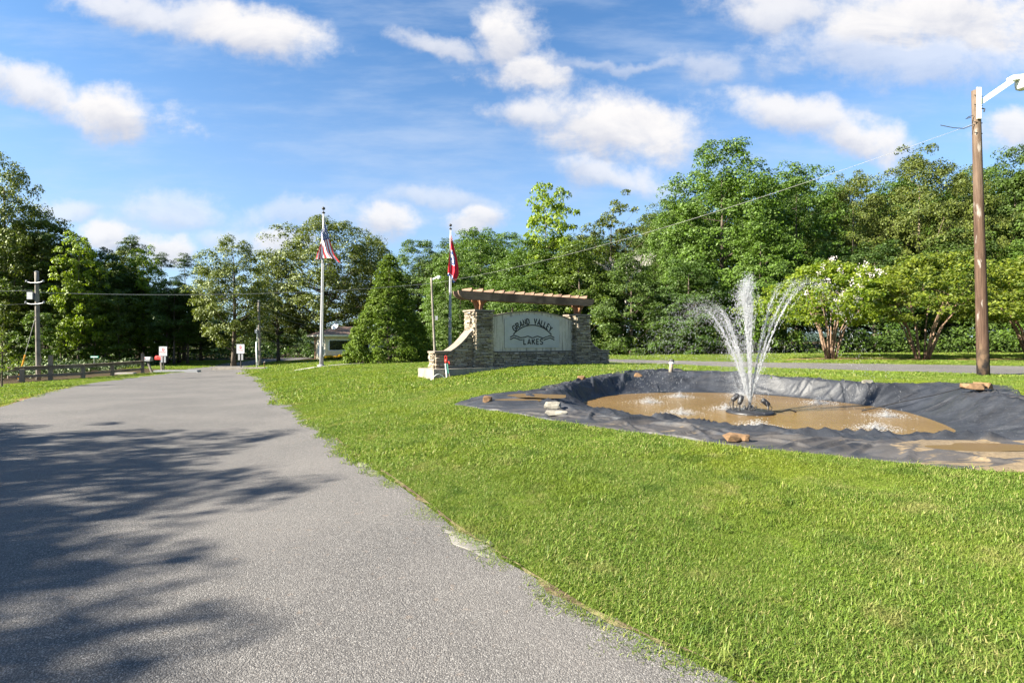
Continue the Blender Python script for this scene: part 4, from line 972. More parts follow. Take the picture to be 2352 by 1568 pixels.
# ------------------------------------------------------------------ gatehouse
def build_gatehouse():
    d = 50.0; c = Vector(((976 - 1536) / F * d, d, -.30)); th = .60
    ca, sa = math.cos(th), math.sin(th)
    r = empty('gatehouse', c, 'small cream gatehouse with brown shingle roof and a wide dark window', 'building', rz=th)
    W, D, HT = 6.6, 4.0, 2.42
    def part(m, n, mat, par=r): return m.build(n, mat, par, local=True)
    w0, w1, z0, z1 = .38, 4.3, 1.05, 2.0          # window opening in the front wall
    m = MB(); m.box(((w0) / 2, .08, HT / 2), (w0, .16, HT)); m.box(((w1 + W) / 2, .08, HT / 2), (W - w1, .16, HT)); m.box(((w0 + w1) / 2, .08, z0 / 2), (w1 - w0, .16, z0)); m.box(((w0 + w1) / 2, .08, (z1 + HT) / 2), (w1 - w0, .16, HT - z1))
    m.box((.08, .16 + D / 2, HT / 2), (.16, D - .0, HT)); m.box((W - .08, .16 + D / 2, HT / 2), (.16, D, HT)); m.box((W / 2, D + .16, HT / 2), (W - .32, .16, HT))
    wl = part(m, 'wall', M['cream'])
    part(MB().box(((w0 + w1) / 2, .12, (z0 + z1) / 2), (w1 - w0, .02, z1 - z0)), 'window_pane', M['glass'], wl)
    f = MB(); t = .07
    f.box(((w0 + w1) / 2, .0, z0 - t / 2), (w1 - w0 + 2 * t, .06, t)); f.box(((w0 + w1) / 2, 0, z1 + t / 2), (w1 - w0 + 2 * t, .06, t)); f.box((w0 - t / 2, 0, (z0 + z1) / 2), (t, .06, z1 - z0)); f.box((w1 + t / 2, 0, (z0 + z1) / 2), (t, .06, z1 - z0))
    part(f, 'window_frame', M['white'], wl)
    for y, wdt in ((.75, .5), (2.6, .5)):
        part(MB().box((-.02, y, 1.25), (.05, wdt, 1.7)), 'door', M['white'], wl) if y > 2 else part(MB().box((-.02, y, 1.1), (.05, .9, 2.0)), 'door', M['white'], wl)
    part(MB().box((-.03, D - .1, HT / 2), (.07, .34, HT)), 'brick_pier', M['brown_brick'], wl); part(MB().box((-.03, 1.55, HT / 2), (.07, .14, HT - .1)), 'corner_board', M['trim'], wl)
    # hip roof
    e = .62; zr = HT + .12; zt = 3.42
    x0, x1, y0, y1 = -e, W + e, -e, D + .24 + e; ym = (y0 + y1) / 2; rx0, rx1 = 1.75, W - 1.75
    m = MB(); vs = [(x0, y0, zr), (x1, y0, zr), (x1, y1, zr), (x0, y1, zr), (rx0, ym, zt), (rx1, ym, zt)]
    m.add(vs, [(0, 1, 5, 4), (1, 2, 5), (2, 3, 4, 5), (3, 0, 4), (3, 2, 1, 0)])
    rf = part(m, 'roof', M['shingle'])
    # courses of shingles laid over the front and left slopes
    for k in range(11):
        f0, f1 = k / 11, (k + 1) / 11; sh = MB()
        for (A, B, A2, B2) in (((x0, y0), (x1, y0), (rx0, ym), (rx1, ym)), ((x0, y1), (x0, y0), (rx0, ym), (rx0, ym))):
            def P(t, f, lift): 
                ax_, ay_ = A[0] + (A2[0] - A[0]) * f, A[1] + (A2[1] - A[1]) * f; bx, by = B[0] + (B2[0] - B[0]) * f, B[1] + (B2[1] - B[1]) * f
                return (ax_ + (bx - ax_) * t, ay_ + (by - ay_) * t, zr + (zt - zr) * f + lift)
            p = [P(0, f0, .045), P(1, f0, .045), P(1, f1, .012), P(0, f1, .012), P(0, f0, .004), P(1, f0, .004)]
            sh.add(p, [(0, 1, 2, 3), (4, 5, 1, 0)])
        part(sh, 'shingle_course', M['shingle'], rf)
    m = MB(); 
    m.box(((x0 + x1) / 2, y0, zr - .07), (x1 - x0 + .04, .04, .16)); m.box((x0, (y0 + y1) / 2, zr - .07), (.04, y1 - y0, .16)); m.box((x1, (y0 + y1) / 2, zr - .07), (.04, y1 - y0, .16))
    part(m, 'fascia', M['trim'], rf)
    part(MB().tube([(.2, 1.6, 3.0), (.2, 1.6, 3.28)], .05, 8), 'vent_pipe', M['white'], rf)
    # satellite dish on the hip
    wc = Vector(c) + Vector((ca * .9 - sa * 1.2, sa * .9 + ca * 1.2, 0)); q = Vector(((1003 - 1536) / F * 51.2, 51.2, CAMZ + (1024 - 981) * 51.2 / F))
    ds = empty('satellite_dish', q, 'white satellite dish on the brown roof of the gatehouse', 'satellite dish')
    R = (Matrix.Rotation(math.radians(-32), 3, 'Y') @ Matrix.Rotation(math.radians(58), 3, 'X')); m = MB(); n = 18; vs = []; 
    for ring, (rr, zz) in enumerate(((.0, .0), (.14, .015), (.26, .045), (.34, .085))):
        for k in range(n): vs.append(R @ Vector((rr * math.cos(2 * math.pi * k / n) * 1.15, rr * math.sin(2 * math.pi * k / n), -zz)) + q + Vector((0, 0, .12)))
    m.add(vs, [(i * n + k, i * n + (k + 1) % n, (i + 1) * n + (k + 1) % n, (i + 1) * n + k) for i in range(3) for k in range(n)]); m.build('reflector', M['white'], ds, True)
    MB().tube([q + Vector((0, .05, -.30)), q + Vector((0, 0, .1))], .03, 6).build('mast', M['galv'], ds)
    MB().tube([q + Vector((0, 0, -.05)), q + Vector((.25, -.35, .35))], .015, 5).build('feed_arm', M['galv'], ds)
    # marigold border at the foot of the wall: individual plants
    rng = random.Random(8); proto = None
    lm = bpy.data.meshes.new('foliage'); fm = bpy.data.meshes.new('blooms'); V = []; Fc = []; V2 = []; F2 = []
    for k in range(60):
        a = rng.uniform(0, 6.28); rr = rng.uniform(0, .2); z = rng.uniform(.03, .26); p = Vector((rr * math.cos(a), rr * math.sin(a), z)); t1 = Vector((rng.gauss(0, 1), rng.gauss(0, 1), rng.gauss(0, .6))).normalized() * .07; t2 = t1.cross(Vector((rng.gauss(0, 1), rng.gauss(0, 1), 1))).normalized() * .035
        b = len(V); V += [p - t1, p + t2, p + t1, p - t2]; Fc.append((b, b + 1, b + 2, b + 3))
    for k in range(34):
        a = rng.uniform(0, 6.28); rr = rng.uniform(0, .22); p = Vector((rr * math.cos(a), rr * math.sin(a), .22 + rng.uniform(0, .14))); b = len(V2)
        V2 += [p + Vector((.055 * math.cos(x), .055 * math.sin(x), rng.uniform(-.02, .02))) for x in (0, 1.57, 3.14, 4.71)] + [p + Vector((0, 0, .05))]; F2 += [(b, b + 1, b + 4), (b + 1, b + 2, b + 4), (b + 2, b + 3, b + 4), (b + 3, b, b + 4)]
    lm.from_pydata(V, [], Fc); fm.from_pydata(V2, [], F2); lm.materials.append(M['leaf_bright']); fm.materials.append(M['flower'])
    for k in range(26):
        u = -.4 + k * .16; v = -.55 + rng.uniform(-.12, .12) - (.25 if k < 6 else 0); x, y = c.x + ca * u - sa * v, c.y + sa * u + ca * v
        e_ = empty('marigold', (x, y, h(x, y)), 'yellow marigold plant in the border below the gatehouse window', 'flower', 'marigolds along the gatehouse wall')
        e_.rotation_euler = (0, 0, rng.uniform(0, 6)); sc = rng.uniform(.85, 1.4); e_.scale = (sc, sc, sc)
        for nm_, me in (('foliage', lm), ('blooms', fm)): mesh_object(nm_, me, None, e_)
    return c
GH = build_gatehouse()
wire(T_GATE + Vector((0, 0, -.3)), (-17.6, 50.5, 2.98), .25, 'service wire dropping from the roadside pole to the gatehouse roof', .014)
wire(T_GATE + Vector((0, 0, -.7)), (-17.8, 50.6, 2.75), .3, 'second, lower service wire from the roadside pole to the gatehouse roof', .012)
wire(T_GATE + Vector((0.05, 0, -2.6)), (-19.6, 53.5, 1.75), .25, 'slack wire from the roadside pole to the gatehouse eaves', .012)
wire(T_GATE + Vector((0.05, 0, -3.3)), (-19.9, 54, 1.2), .42, 'lowest sagging wire between the roadside pole and the gatehouse wall', .012)

# ------------------------------------------------------------------ roadside furniture
def build_fence():
    posts = [at(x, y) for x, y in ((66, 1146), (152, 1139), (249, 1135), (337, 1128), (428, 1119))]
    r = empty('rail_fence', posts[2], 'low brown wooden two-rail fence along the left verge', 'fence')
    k = [.62, 1.25, .66, .70, 1.28]
    for (p, hh) in zip(posts, k): MB().box((p[0], p[1], p[2] + hh / 2 - .1), (.17, .17, hh + .2), .5).build('post', M['fence_post'], r)
    ends = [Vector(p) for p in posts]; ends[0] += Vector((-.6, .0, 0))
    for i in range(4):
        a, b = ends[i], ends[i + 1]
        for z, t in ((.60, .16), (.24, .13)):
            z2 = z * (1 + .12 * i / 3); z3 = z * (1 + .12 * (i + 1) / 3)
            MB().span(a + Vector((.02, -.11, z2)), b + Vector((.02, -.11, z3)), .05, t).build('rail', M['fence'], r)
            if z > .5: MB().span(a + Vector((.02, -.06, z2 + t / 2 + .02)), b + Vector((.02, -.06, z3 + t / 2 + .02)), .20, .035).build('top_board', M['fence'], r)
build_fence()
GL = {'S': [[(.5, .85), (.36, 1), (.12, 1), (0, .85), (0, .65), (.12, .54), (.38, .46), (.5, .34), (.5, .15), (.36, 0), (.12, 0), (0, .14)]], 'T': [[(0, 1), (.56, 1)], [(.28, 1), (.28, 0)]], 'O': [[(.14, 0), (0, .2), (0, .8), (.14, 1), (.4, 1), (.54, .8), (.54, .2), (.4, 0), (.14, 0)]], 'P': [[(0, 0), (0, 1), (.38, 1), (.52, .88), (.52, .6), (.38, .48), (0, .48)]]}
def build_stop(px, py, label, tall=1.0):
    c = Vector(at(px, py)); k = c.y / F
    r = empty('notice_sign', c, label, 'sign')
    m = MB(); m.box((c.x, c.y + .05, c.z + .03), (.24, .24, .06)); m.tube([c + Vector((0, .05, 0)), c + Vector((0, .05, 66 * k))], .042, 10); m.build('post', M['iron'], r)
    w, hh = 22 * k, 26 * k; zc = c.z + 76 * k - hh / 2 - 1 * k
    bd = MB().box((c.x, c.y - .02, zc), (w, .03, hh)).build('board', M['white'], r)
    fr = MB(); e = .025
    for s_ in (-1, 1): fr.box((c.x + s_ * (w / 2 + e / 2), c.y - .02, zc), (e, .045, hh + 2 * e)); fr.box((c.x, c.y - .02, zc + s_ * (hh / 2 + e / 2)), (w, .045, e))
    fr.build('frame', M['galv'], bd)
    R = 5.2 * k; zo = zc + hh * .21
    MB().prism([(R * math.cos(math.radians(22.5 + 45 * i)), R * math.sin(math.radians(22.5 + 45 * i))) for i in range(8)], (c.x, c.y - .037, zo), (1, 0, 0), (0, 0, 1), (0, -1, 0), .006).build('stop_octagon', M['stop_red'], bd)
    hl = R * .62; x = c.x - 1.26 * hl
    lt = MB()
    for ch in 'STOP':
        for st in GL[ch]: lt.ribbon([(p[0] * hl * .95, p[1] * hl) for p in st], hl * .16, (x, c.y - .0445, zo - hl / 2), (1, 0, 0), (0, 0, 1), (0, -1, 0), .004)
        x += hl * .66
    lt.build('lettering', M['white'], bd)
    for j, (zz, ww, mt) in enumerate(((-.06, .42, 'ink'), (-.13, .42, 'stop_red'), (-.24, .40, 'ink'), (-.33, .24, 'ink'))):
        ln = MB(); rr = random.Random(j); xx = -ww
        while xx < ww - .03:                # short illegible words in rows
            l = rr.uniform(.05, .14); ln.box((c.x + w * (xx + l / 2), c.y - .037, zc + hh * zz), (w * l, .006, hh * .045)); xx += l + .02
        ln.build('text_line', M[mt], bd)
    for s_ in (-1, 1): MB().box((c.x + s_ * w * .21, c.y + .0, zc - hh / 2 - 11 * k), (w * .25, .03, 20 * k)).build('reflector_plate', M['galv'], r)
    return c
c1 = build_stop(490, 1115, 'white notice with a red stop octagon on the left verge beside the red mailbox'); c2 = build_stop(722, 1108, 'white notice with a red stop octagon on the slab in the middle of the road')
def slab(name, c, lx, ly, hz, mat, label, rz=0.0):
    m = MB(); m.box((c[0], c[1], c[2] + hz / 2 - .05), (lx, ly, hz + .1), rz, taper=.97); return tag(m.build(name, mat), label, 'kerb')
slab('kerb_island', (c2.x + .15, c2.y - .25, c2.z), 4.1, .75, .17, M['footing'], 'low concrete kerb island under the notice in the road', .04)
slab('kerb_island', (c1.x + 1.2, c1.y - .35, c1.z), 2.9, .5, .14, M['galv'], 'low grey kerb strip under the notice on the left verge', .08)
slab('kerb_stone', (at(377, 1122)[0], at(377, 1122)[1], at(377, 1122)[2]), 1.1, .35, .10, M['path'], 'pale kerb stone lying at the right end of the rail fence', .1)
def build_mailbox(px, py, lean, mat, label, hz):
    c = Vector(at(px, py)); r = empty('mailbox', c, label, 'mailbox'); t = c + Vector((lean, 0, hz))
    MB().span(c - Vector((0, 0, .1)), t, .10, .10).build('post', M['grey_pole'], r)
    m = MB(); n = 10; pr = [(-.16, 0), (.16, 0)] + [(.16 * math.cos(a), .14 + .14 * math.sin(a)) for a in np.linspace(0, math.pi, n)]
    b = MB().prism(pr, (t.x - .30, t.y, t.z), (0, 1, 0), (0, 0, 1), (1, 0, 0), .56).build('box', mat, r)
    MB().box((t.x - .31, t.y, t.z + .13), (.02, .30, .22)).build('door', mat, b); MB().box((t.x - .1, t.y - .17, t.z + .2), (.14, .012, .05)).build('signal_flag', M['red'], b)
build_mailbox(457, 1118, -.32, M['galv'], 'grey mailbox on a leaning post at the left roadside', .78); build_mailbox(486, 1113, -.1, M['red'], 'red mailbox beside the leaning grey one', .82)
def build_street_sign():
    c = Vector(at(283, 1120)) ; c.y += 6; c.x = (283 - 1536) / F * c.y; c.z = h(c.x, c.y); k = c.y / F
    r = empty('street_sign', c, 'small green street name sign among the trees behind the rail fence', 'street sign'); zt = CAMZ + (1024 - 1071) * k
    MB().tube([c - Vector((0, 0, .1)), Vector((c.x, c.y, zt))], .035, 8).build('post', M['galv'], r)
    b = MB().box((c.x + .02, c.y, zt + .02), (24 * k, .03, 6 * k)).build('name_plate', M['green_sign'], r)
    m = MB(); rr = random.Random(4); x = -10 * k
    while x < 9 * k: l = rr.uniform(1.2, 2.4) * k; m.box((c.x + x + l / 2, c.y - .018, zt + .02), (l, .006, 2.6 * k)); x += l + .6 * k
    m.build('lettering', M['white'], b)
build_street_sign()
def build_bollard():
    c = Vector(at(2013, 1118)); k = c.y / F
    r = empty('light_post', c, 'short wooden post with a dark lamp cap at the far rim of the pond', 'light post')
    p, q = [c + Vector((-.02, 0, -.1)), c + Vector((.0, 0, .15)), c + Vector((.015, 0, 27 * k))], [.062, .066, .060]
    MB().tube(p, q, 10).build('post', M['fence_post'], r, True); t = p[-1]
    MB().lathe([(.05, 0), (.085, .005), (.085, .02), (.07, .03), (.07, .07)], 12, tuple(t)).build('lens', M['lamp_glass'], r, True)
    MB().lathe([(.085, .07), (.09, .085), (.075, .125), (.035, .145), (.008, .15)], 12, tuple(t)).build('cap', M['iron'], r, True)
build_bollard()
def build_hydrant():
    u = .22; x, y = sign_w(u, -.78); c = Vector((x, y, h(x, y))); k = c.y / F
    r = empty('yard_hydrant', c, 'leaning garden hydrant with a red head in front of the sign footing', 'hydrant')
    a = c - Vector((0, 0, .1)); d = Vector((-26, 0, 262)).normalized()
    L = .80
    MB().span(a + Vector((.03, .03, 0)), a + d * .30 + Vector((.03, .03, 0)), .09, .09).build('wood_post', M['fence_post'], r)
    MB().tube([a + Vector((-.03, -.02, 0)), a + d * .60 + Vector((-.03, -.02, 0))], .024, 8).build('white_pipe', M['white'], r)
    MB().span(a + d * .26 + Vector((.02, 0, 0)), a + d * .62 + Vector((.02, 0, 0)), .05, .05).build('green_post', M['teal'], r)
    t = a + d * .62; hd = MB().tube([t, t + d * .05, t + d * .10, t + d * .13], [.045, .055, .05, .03], 10).build('head', M['red'], r, True)
    MB().tube([t + d * .06 + Vector((.03, 0, 0)), t + Vector((.10, -.03, .03)), t + Vector((.11, -.03, -.03))], .02, 8).build('spout', M['red'], hd)
    MB().tube([t + d * .10 + Vector((-.03, 0, 0)), t + d * .23 + Vector((-.035, 0, 0)), t + d * .25, t + d * .23 + Vector((.035, 0, 0)), t + d * .13 + Vector((.03, 0, 0))], .012, 6).build('handle', M['red'], hd)
    x0, y0 = sign_w(-.45, -.80); x1, y1 = sign_w(.12, -.78)
    pts = [Vector((x0 + (x1 - x0) * t, y0 + (y1 - y0) * t, h(x0, y0) + .02 + .19 * math.sin(math.pi * t) + .02 * t)) for t in np.linspace(0, 1, 16)]
    ho = empty('garden_hose', pts[0], 'short white hose arching over the left front corner of the sign footing', 'hose'); MB().tube(pts, .012, 6).build('tube', M['white'], ho); MB().tube([pts[0] + Vector((-.09, -.03, .05)), pts[0]], .02, 6).build('nozzle', M['black'], ho)
build_hydrant()

def rock(px, py, size, mat, label, seed, lift=.03, name='rock'):
    c = at(px, py); rng = random.Random(seed * 7 + 1); bm = bmesh.new()
    for k in range(26):
        v = Vector((rng.gauss(0, 1), rng.gauss(0, 1), rng.gauss(0, 1))).normalized(); v = Vector((max(-.78, min(.78, v.x)), max(-.75, min(.75, v.y)), max(-.55, min(.55, v.z)))) * rng.uniform(.86, 1.0) * .62
        bm.verts.new((v.x * size[0], v.y * size[1], (v.z + .30) * size[2]))
    g_ = bmesh.ops.convex_hull(bm, input=bm.verts[:]); bmesh.ops.delete(bm, geom=list({e for e in list(g_['geom_interior']) + list(g_['geom_unused']) if isinstance(e, bmesh.types.BMVert)}), context='VERTS')
    me = bpy.data.meshes.new(name); bm.to_mesh(me); bm.free()
    o = mesh_object(name, me, mat); o.location = (c[0], c[1], c[2] + lift); o.rotation_euler = (0, 0, rng.uniform(-.4, .4)); tag(o, label, 'rock', None); return o
rx = lambda x, y: (1330 + x / 3.0545, 1000 + y / 3.0545); ry = lambda x, y: (2050 + x / 2.3014, 800 + y / 2.3014)
rock(*rx(402, 648), (.20, .16, .22), M['rock'], 'chunky tan rock holding down the left tip of the liner', 1)
rock(*rx(1000, 702), (.36, .16, .20), M['rock_grey'], 'long grey-white rock on the liner left of the pond', 2)
rock(*rx(1030, 760), (.44, .18, .12), M['rock_grey'], 'flat pale stone at the grass edge below the grey-white rock', 3)
rock(*rx(1266, 440), (.24, .18, .20), M['rock'], 'small tan rock on the far edge of the liner near the sign', 4)
rock(*rx(1783, 408), (.24, .18, .18), M['rock'], 'small orange-brown rock on the far rim near the lamp post', 5)
rock(*ry(350, 1212), (.30, .20, .14), M['rock'], 'flat brown rock at the near edge of the liner', 6); rock(*ry(408, 1216), (.18, .14, .14), M['rock'], 'smaller brown rock touching the flat one at the near edge', 7)
rock(*ry(1995, 872), (.40, .26, .18), M['rock'], 'yellowish sandstone rock on the right margin of the liner', 8, .08); rock(*ry(2075, 868), (.38, .24, .20), M['rock'], 'right one of the paired sandstone rocks on the right margin', 9, .08)
rock(*ry(1270, 812), (.35, .2, .12), M['rock_grey'], 'pale flat rock on the far rim right of the fountain', 10)
rock(*ry(1885, 1148), (.30, .2, .08), M['rock'], 'brown leaf-strewn stone at the right end of the water', 11, -.1)
# broken concrete edge of the road
rngk = random.Random(21)
for i, (px, py, s_) in enumerate(((1420, 1625, .34), (1452, 1645, .26), (1375, 1595, .2), (1105, 1395, .2), (1130, 1418, .16), (1850, 1880, .18), (2040, 1985, .24), (2110, 2018, .2), (1805, 1857, .10), (1180, 1450, .12))):
    c = at(px, py); m = MB(); n = 7; pl = [(s_ * (1 + rngk.uniform(-.3, .3)) * math.cos(6.283 * k / n) * .75, s_ * (.42 + rngk.uniform(-.12, .12)) * math.sin(6.283 * k / n)) for k in range(n)]
    a = math.radians(-52); M.setdefault('edging', mat_concrete('worn_edging', (.10, .092, .08), (.24, .22, .19), False)); m.prism(pl, (c[0] - .03, c[1] - .02, c[2] - .004), (math.cos(a), math.sin(a), 0), (-math.sin(a), math.cos(a), 0), (0, 0, 1), .022)
    tag(m.build('broken_kerb', M['edging']), 'broken piece of pale concrete edging between the road and the grass', 'edging', 'broken edging along the right side of the road')

# ------------------------------------------------------------------ fountain
FC = Vector((water_pt(2250, 1238)[0], water_pt(2250, 1238)[1], ZW))
def build_fountain():
    r = empty('fountain', FC, 'round black floating fountain with small lamps in the muddy pond', 'fountain'); c = FC
    k = FC.y / F
    MB().lathe([(.40, -.06), (.46, -.02), (.47, .02), (.43, .055), (.2, .07), (.02, .075)], 32, tuple(c)).build('float', M['black'], r, True)
    MB().lathe([(.12, .06), (.12, .10), (.05, .11), (.045, .16), (.02, .165)], 14, tuple(c)).build('nozzle_plate', M['iron'], r, True)
    for i in range(9):
        a = 2 * math.pi * i / 9; MB().tube([c + Vector((.10 * math.cos(a), .10 * math.sin(a), .06)), c + Vector((.13 * math.cos(a), .13 * math.sin(a), .14))], .014, 6).build('nozzle', M['iron'], r)
    for (dx, dy, rot, hz) in ((-.27, -.12, -.4, .16), (-.33, .05, .35, .21), (.34, -.08, .75, .12)):
        p = c + Vector((dx, dy, .06)); q = p + Vector((0, 0, hz))
        lm_ = MB().tube([p, q], .018, 6).build('lamp_stem', M['iron'], r)
        d = Vector((math.sin(rot) * -1, .25, math.cos(rot) * .9)).normalized() if hz > .15 and rot < 0 else Vector((-.72 if dx > 0 else .72, .15, .62))
        MB().tube([q - d * .03, q + d * .0, q + d * .13, q + d * .16], [.03, .05, .055, .05], 10).build('lamp_head', M['black'], lm_, True)
        MB().tube([q, q + Vector((.08 if dx > 0 else -.07, 0, -.06)), p + Vector((.06 if dx > 0 else -.05, 0, 0))], .008, 5).build('lead', M['black'], lm_)
    pts = [c + Vector((.42, -.02, .03)), c + Vector((.65, .0, .03)), c + Vector((.85, .05, .06)), c + Vector((1.0, .08, .01))]; MB().tube(pts, .015, 6).build('cable', M['black'], r)
    # slack rope from the right bank into the water
    a = Vector(water_pt(2585, 1233)) .to_3d(); a.z = ZW + .01; b = Vector(at(2900, 1177)); b.z += .12
    tag(MB().tube([a, a.lerp(b, .35) + Vector((0, 0, .0)), a.lerp(b, .7) + Vector((0, 0, -.02)), b], .012, 6).build('mooring_rope', M['black']), 'thin black rope running from the water to the right bank', 'rope')
build_fountain()
def build_spray():
    rng = np.random.default_rng(17); g = 9.81; P = []; S = []; D = []
    o = np.array(FC) + (0, 0, .17)
    land = [water_pt(x * 1.3061, y * 1.3061) for x, y in ((2010, 986), (2035, 957), (1880, 927), (1740, 981), (1565, 951), (1490, 925), (1560, 912), (1700, 908))]
    hts = [2.5, 2.55, 2.65, 2.2, 2.0, 2.1, 2.2, 2.4]
    W_OCC = np.array((-.22, .10, 0))
    def drops(v0, T, n, spread, smin, smax, wind, tpow=1.0):
        t = T * rng.random(n) ** tpow; f = t / T
        pos = o + v0 * t[:, None]; pos[:, 2] -= .5 * g * t * t
        vel = v0[None] + np.zeros((n, 3)); vel[:, 2] = v0[2] - g * t
        pos += rng.normal(0, 1, (n, 3)) * (spread * (f ** 1.25) + .004)[:, None] + wind * (f ** 2)[:, None]
        k = pos[:, 2] > ZW; P.append(pos[k]); D.append(vel[k]); S.append(rng.uniform(smin, smax, n)[k] * (1 - .45 * f[k]))
    for i, (L, hh) in enumerate(zip(land, hts)):
        vz = math.sqrt(2 * g * hh); T = 2 * vz / g; hv = (np.array(L) - o[:2]) / T
        leftward = i in (4, 5, 6)
        n = 450 if not leftward else 900
        for q in range(3 if i in (0, 1, 2) else 2):
            v = np.array((hv[0] + rng.normal(0, .13), hv[1] + rng.normal(0, .11), vz * rng.uniform(.95, 1.01)))
            drops(v, T, n // 3, .030 if not leftward else .16, .0028, .0058, W_OCC * (.3 if not leftward else 1.6), 1.45)
        drops(np.array((hv[0], hv[1], vz)), T, 260 if not leftward else 1100, .10 if not leftward else .34, .0022, .0045, W_OCC * (.8 if not leftward else 2.2))
        drops(np.array((hv[0], hv[1], vz)), T * .42, 520, .022, .0035, .0070, W_OCC * 0, 1.2)
    for q in range(7):
        vz = math.sqrt(2 * g * rng.uniform(2.25, 2.72)); v = np.array((rng.normal(-.03, .055), rng.normal(0, .055), vz)); T = vz / g
        drops(v, T, 1000, .055, .0035, .008, W_OCC * .2); drops(v, T * 1.75, 420, .13, .004, .008, W_OCC * .7)
    # fine mist hanging round the foot of the jets
    n = 9500; r = np.abs(rng.normal(0, .42, n)); a = rng.uniform(0, 6.283, n); z = rng.uniform(.05, 1.5, n)
    P.append(np.stack([o[0] - .12 + r * np.cos(a) * (.4 + z * .5), o[1] + r * np.sin(a) * (.4 + z * .5), ZW + z], -1)); D.append(np.tile((0, 0, -2.0), (n, 1))); S.append(rng.uniform(.0010, .0024, n))
    P = np.concatenate(P); D = np.concatenate(D); S = np.concatenate(S); n = len(P)
    sp = np.linalg.norm(D, axis=1); d = D / np.maximum(sp, .01)[:, None]; ln = S * (2.0 + 1.1 * sp)
    x = np.cross(d, (0.3, 1, .2)); x /= np.linalg.norm(x, axis=1)[:, None]; y = np.cross(d, x)
    V = np.stack([P - d * ln[:, None], P + x * S[:, None], P + y * S[:, None], P - x * S[:, None], P - y * S[:, None], P + d * ln[:, None]], 1).reshape(-1, 3)
    tri = np.array([(0, 2, 1), (0, 3, 2), (0, 4, 3), (0, 1, 4), (5, 1, 2), (5, 2, 3), (5, 3, 4), (5, 4, 1)])
    Fq = (tri[None] + (np.arange(n) * 6)[:, None, None]).reshape(-1, 3)
    ob = mesh_object('water_spray', fast_mesh('water_spray', V, Fq, True), M['spray']); tag(ob, 'white water jets and drops of the fountain rising and falling over the pond', 'fountain spray', kind='stuff')
    # unbroken streams just above the nozzles
    m = MB()
    for i, (L, hh) in enumerate(zip(land, hts)):
        vz = math.sqrt(2 * g * hh); T = 2 * vz / g; hv = (np.array(L) - o[:2]) / T; ts = np.linspace(0, T * .33, 14)
        m.tube([(o[0] + hv[0] * t, o[1] + hv[1] * t, o[2] + vz * t - .5 * g * t * t) for t in ts], [.010 - .006 * k / 13 for k in range(14)], 5)
    for q in range(3):
        m.tube([(o[0] + (q - 1) * .02 * (1 + t), o[1] + .01 * q, o[2] + 1.5 * t) for t in np.linspace(0, 1, 8)], [.016 - .007 * k / 7 for k in range(8)], 5)
    tag(m.build('water_stream', M['spray'], None, True), 'smooth white streams leaving the nozzles of the fountain', 'fountain spray', kind='stuff')
    # foam where the jets fall
    P = []; S = []
    for L in land + [(FC.x - .3, FC.y + .5)]:
        n = 900; a = rng.uniform(0, 6.283, n); r = np.abs(rng.normal(0, .21, n))
        z = np.abs(rng.normal(0, .075, n)) * np.exp(-r * 3.0)
        P.append(np.stack([L[0] + r * np.cos(a) * 1.15, L[1] + r * np.sin(a) * .9, ZW + .003 + z], -1)); S.append(rng.uniform(.0025, .0095, n))
    P = np.concatenate(P); S = np.concatenate(S); n = len(P)
    e = np.eye(3); fl = np.array((1.5, 1.5, .55))
    V = np.stack([P - e[2] * S[:, None] * fl[2], P + e[0] * S[:, None] * fl[0], P + e[1] * S[:, None] * fl[1], P - e[0] * S[:, None] * fl[0], P - e[1] * S[:, None] * fl[1], P + e[2] * S[:, None] * fl[2]], 1).reshape(-1, 3)
    Fq = (tri[None] + (np.arange(n) * 6)[:, None, None]).reshape(-1, 3)
    ob = mesh_object('splash_foam', fast_mesh('splash_foam', V, Fq, True), M['spray']); tag(ob, 'white splashes where the fountain jets hit the brown water', 'splash', kind='stuff')
build_spray()

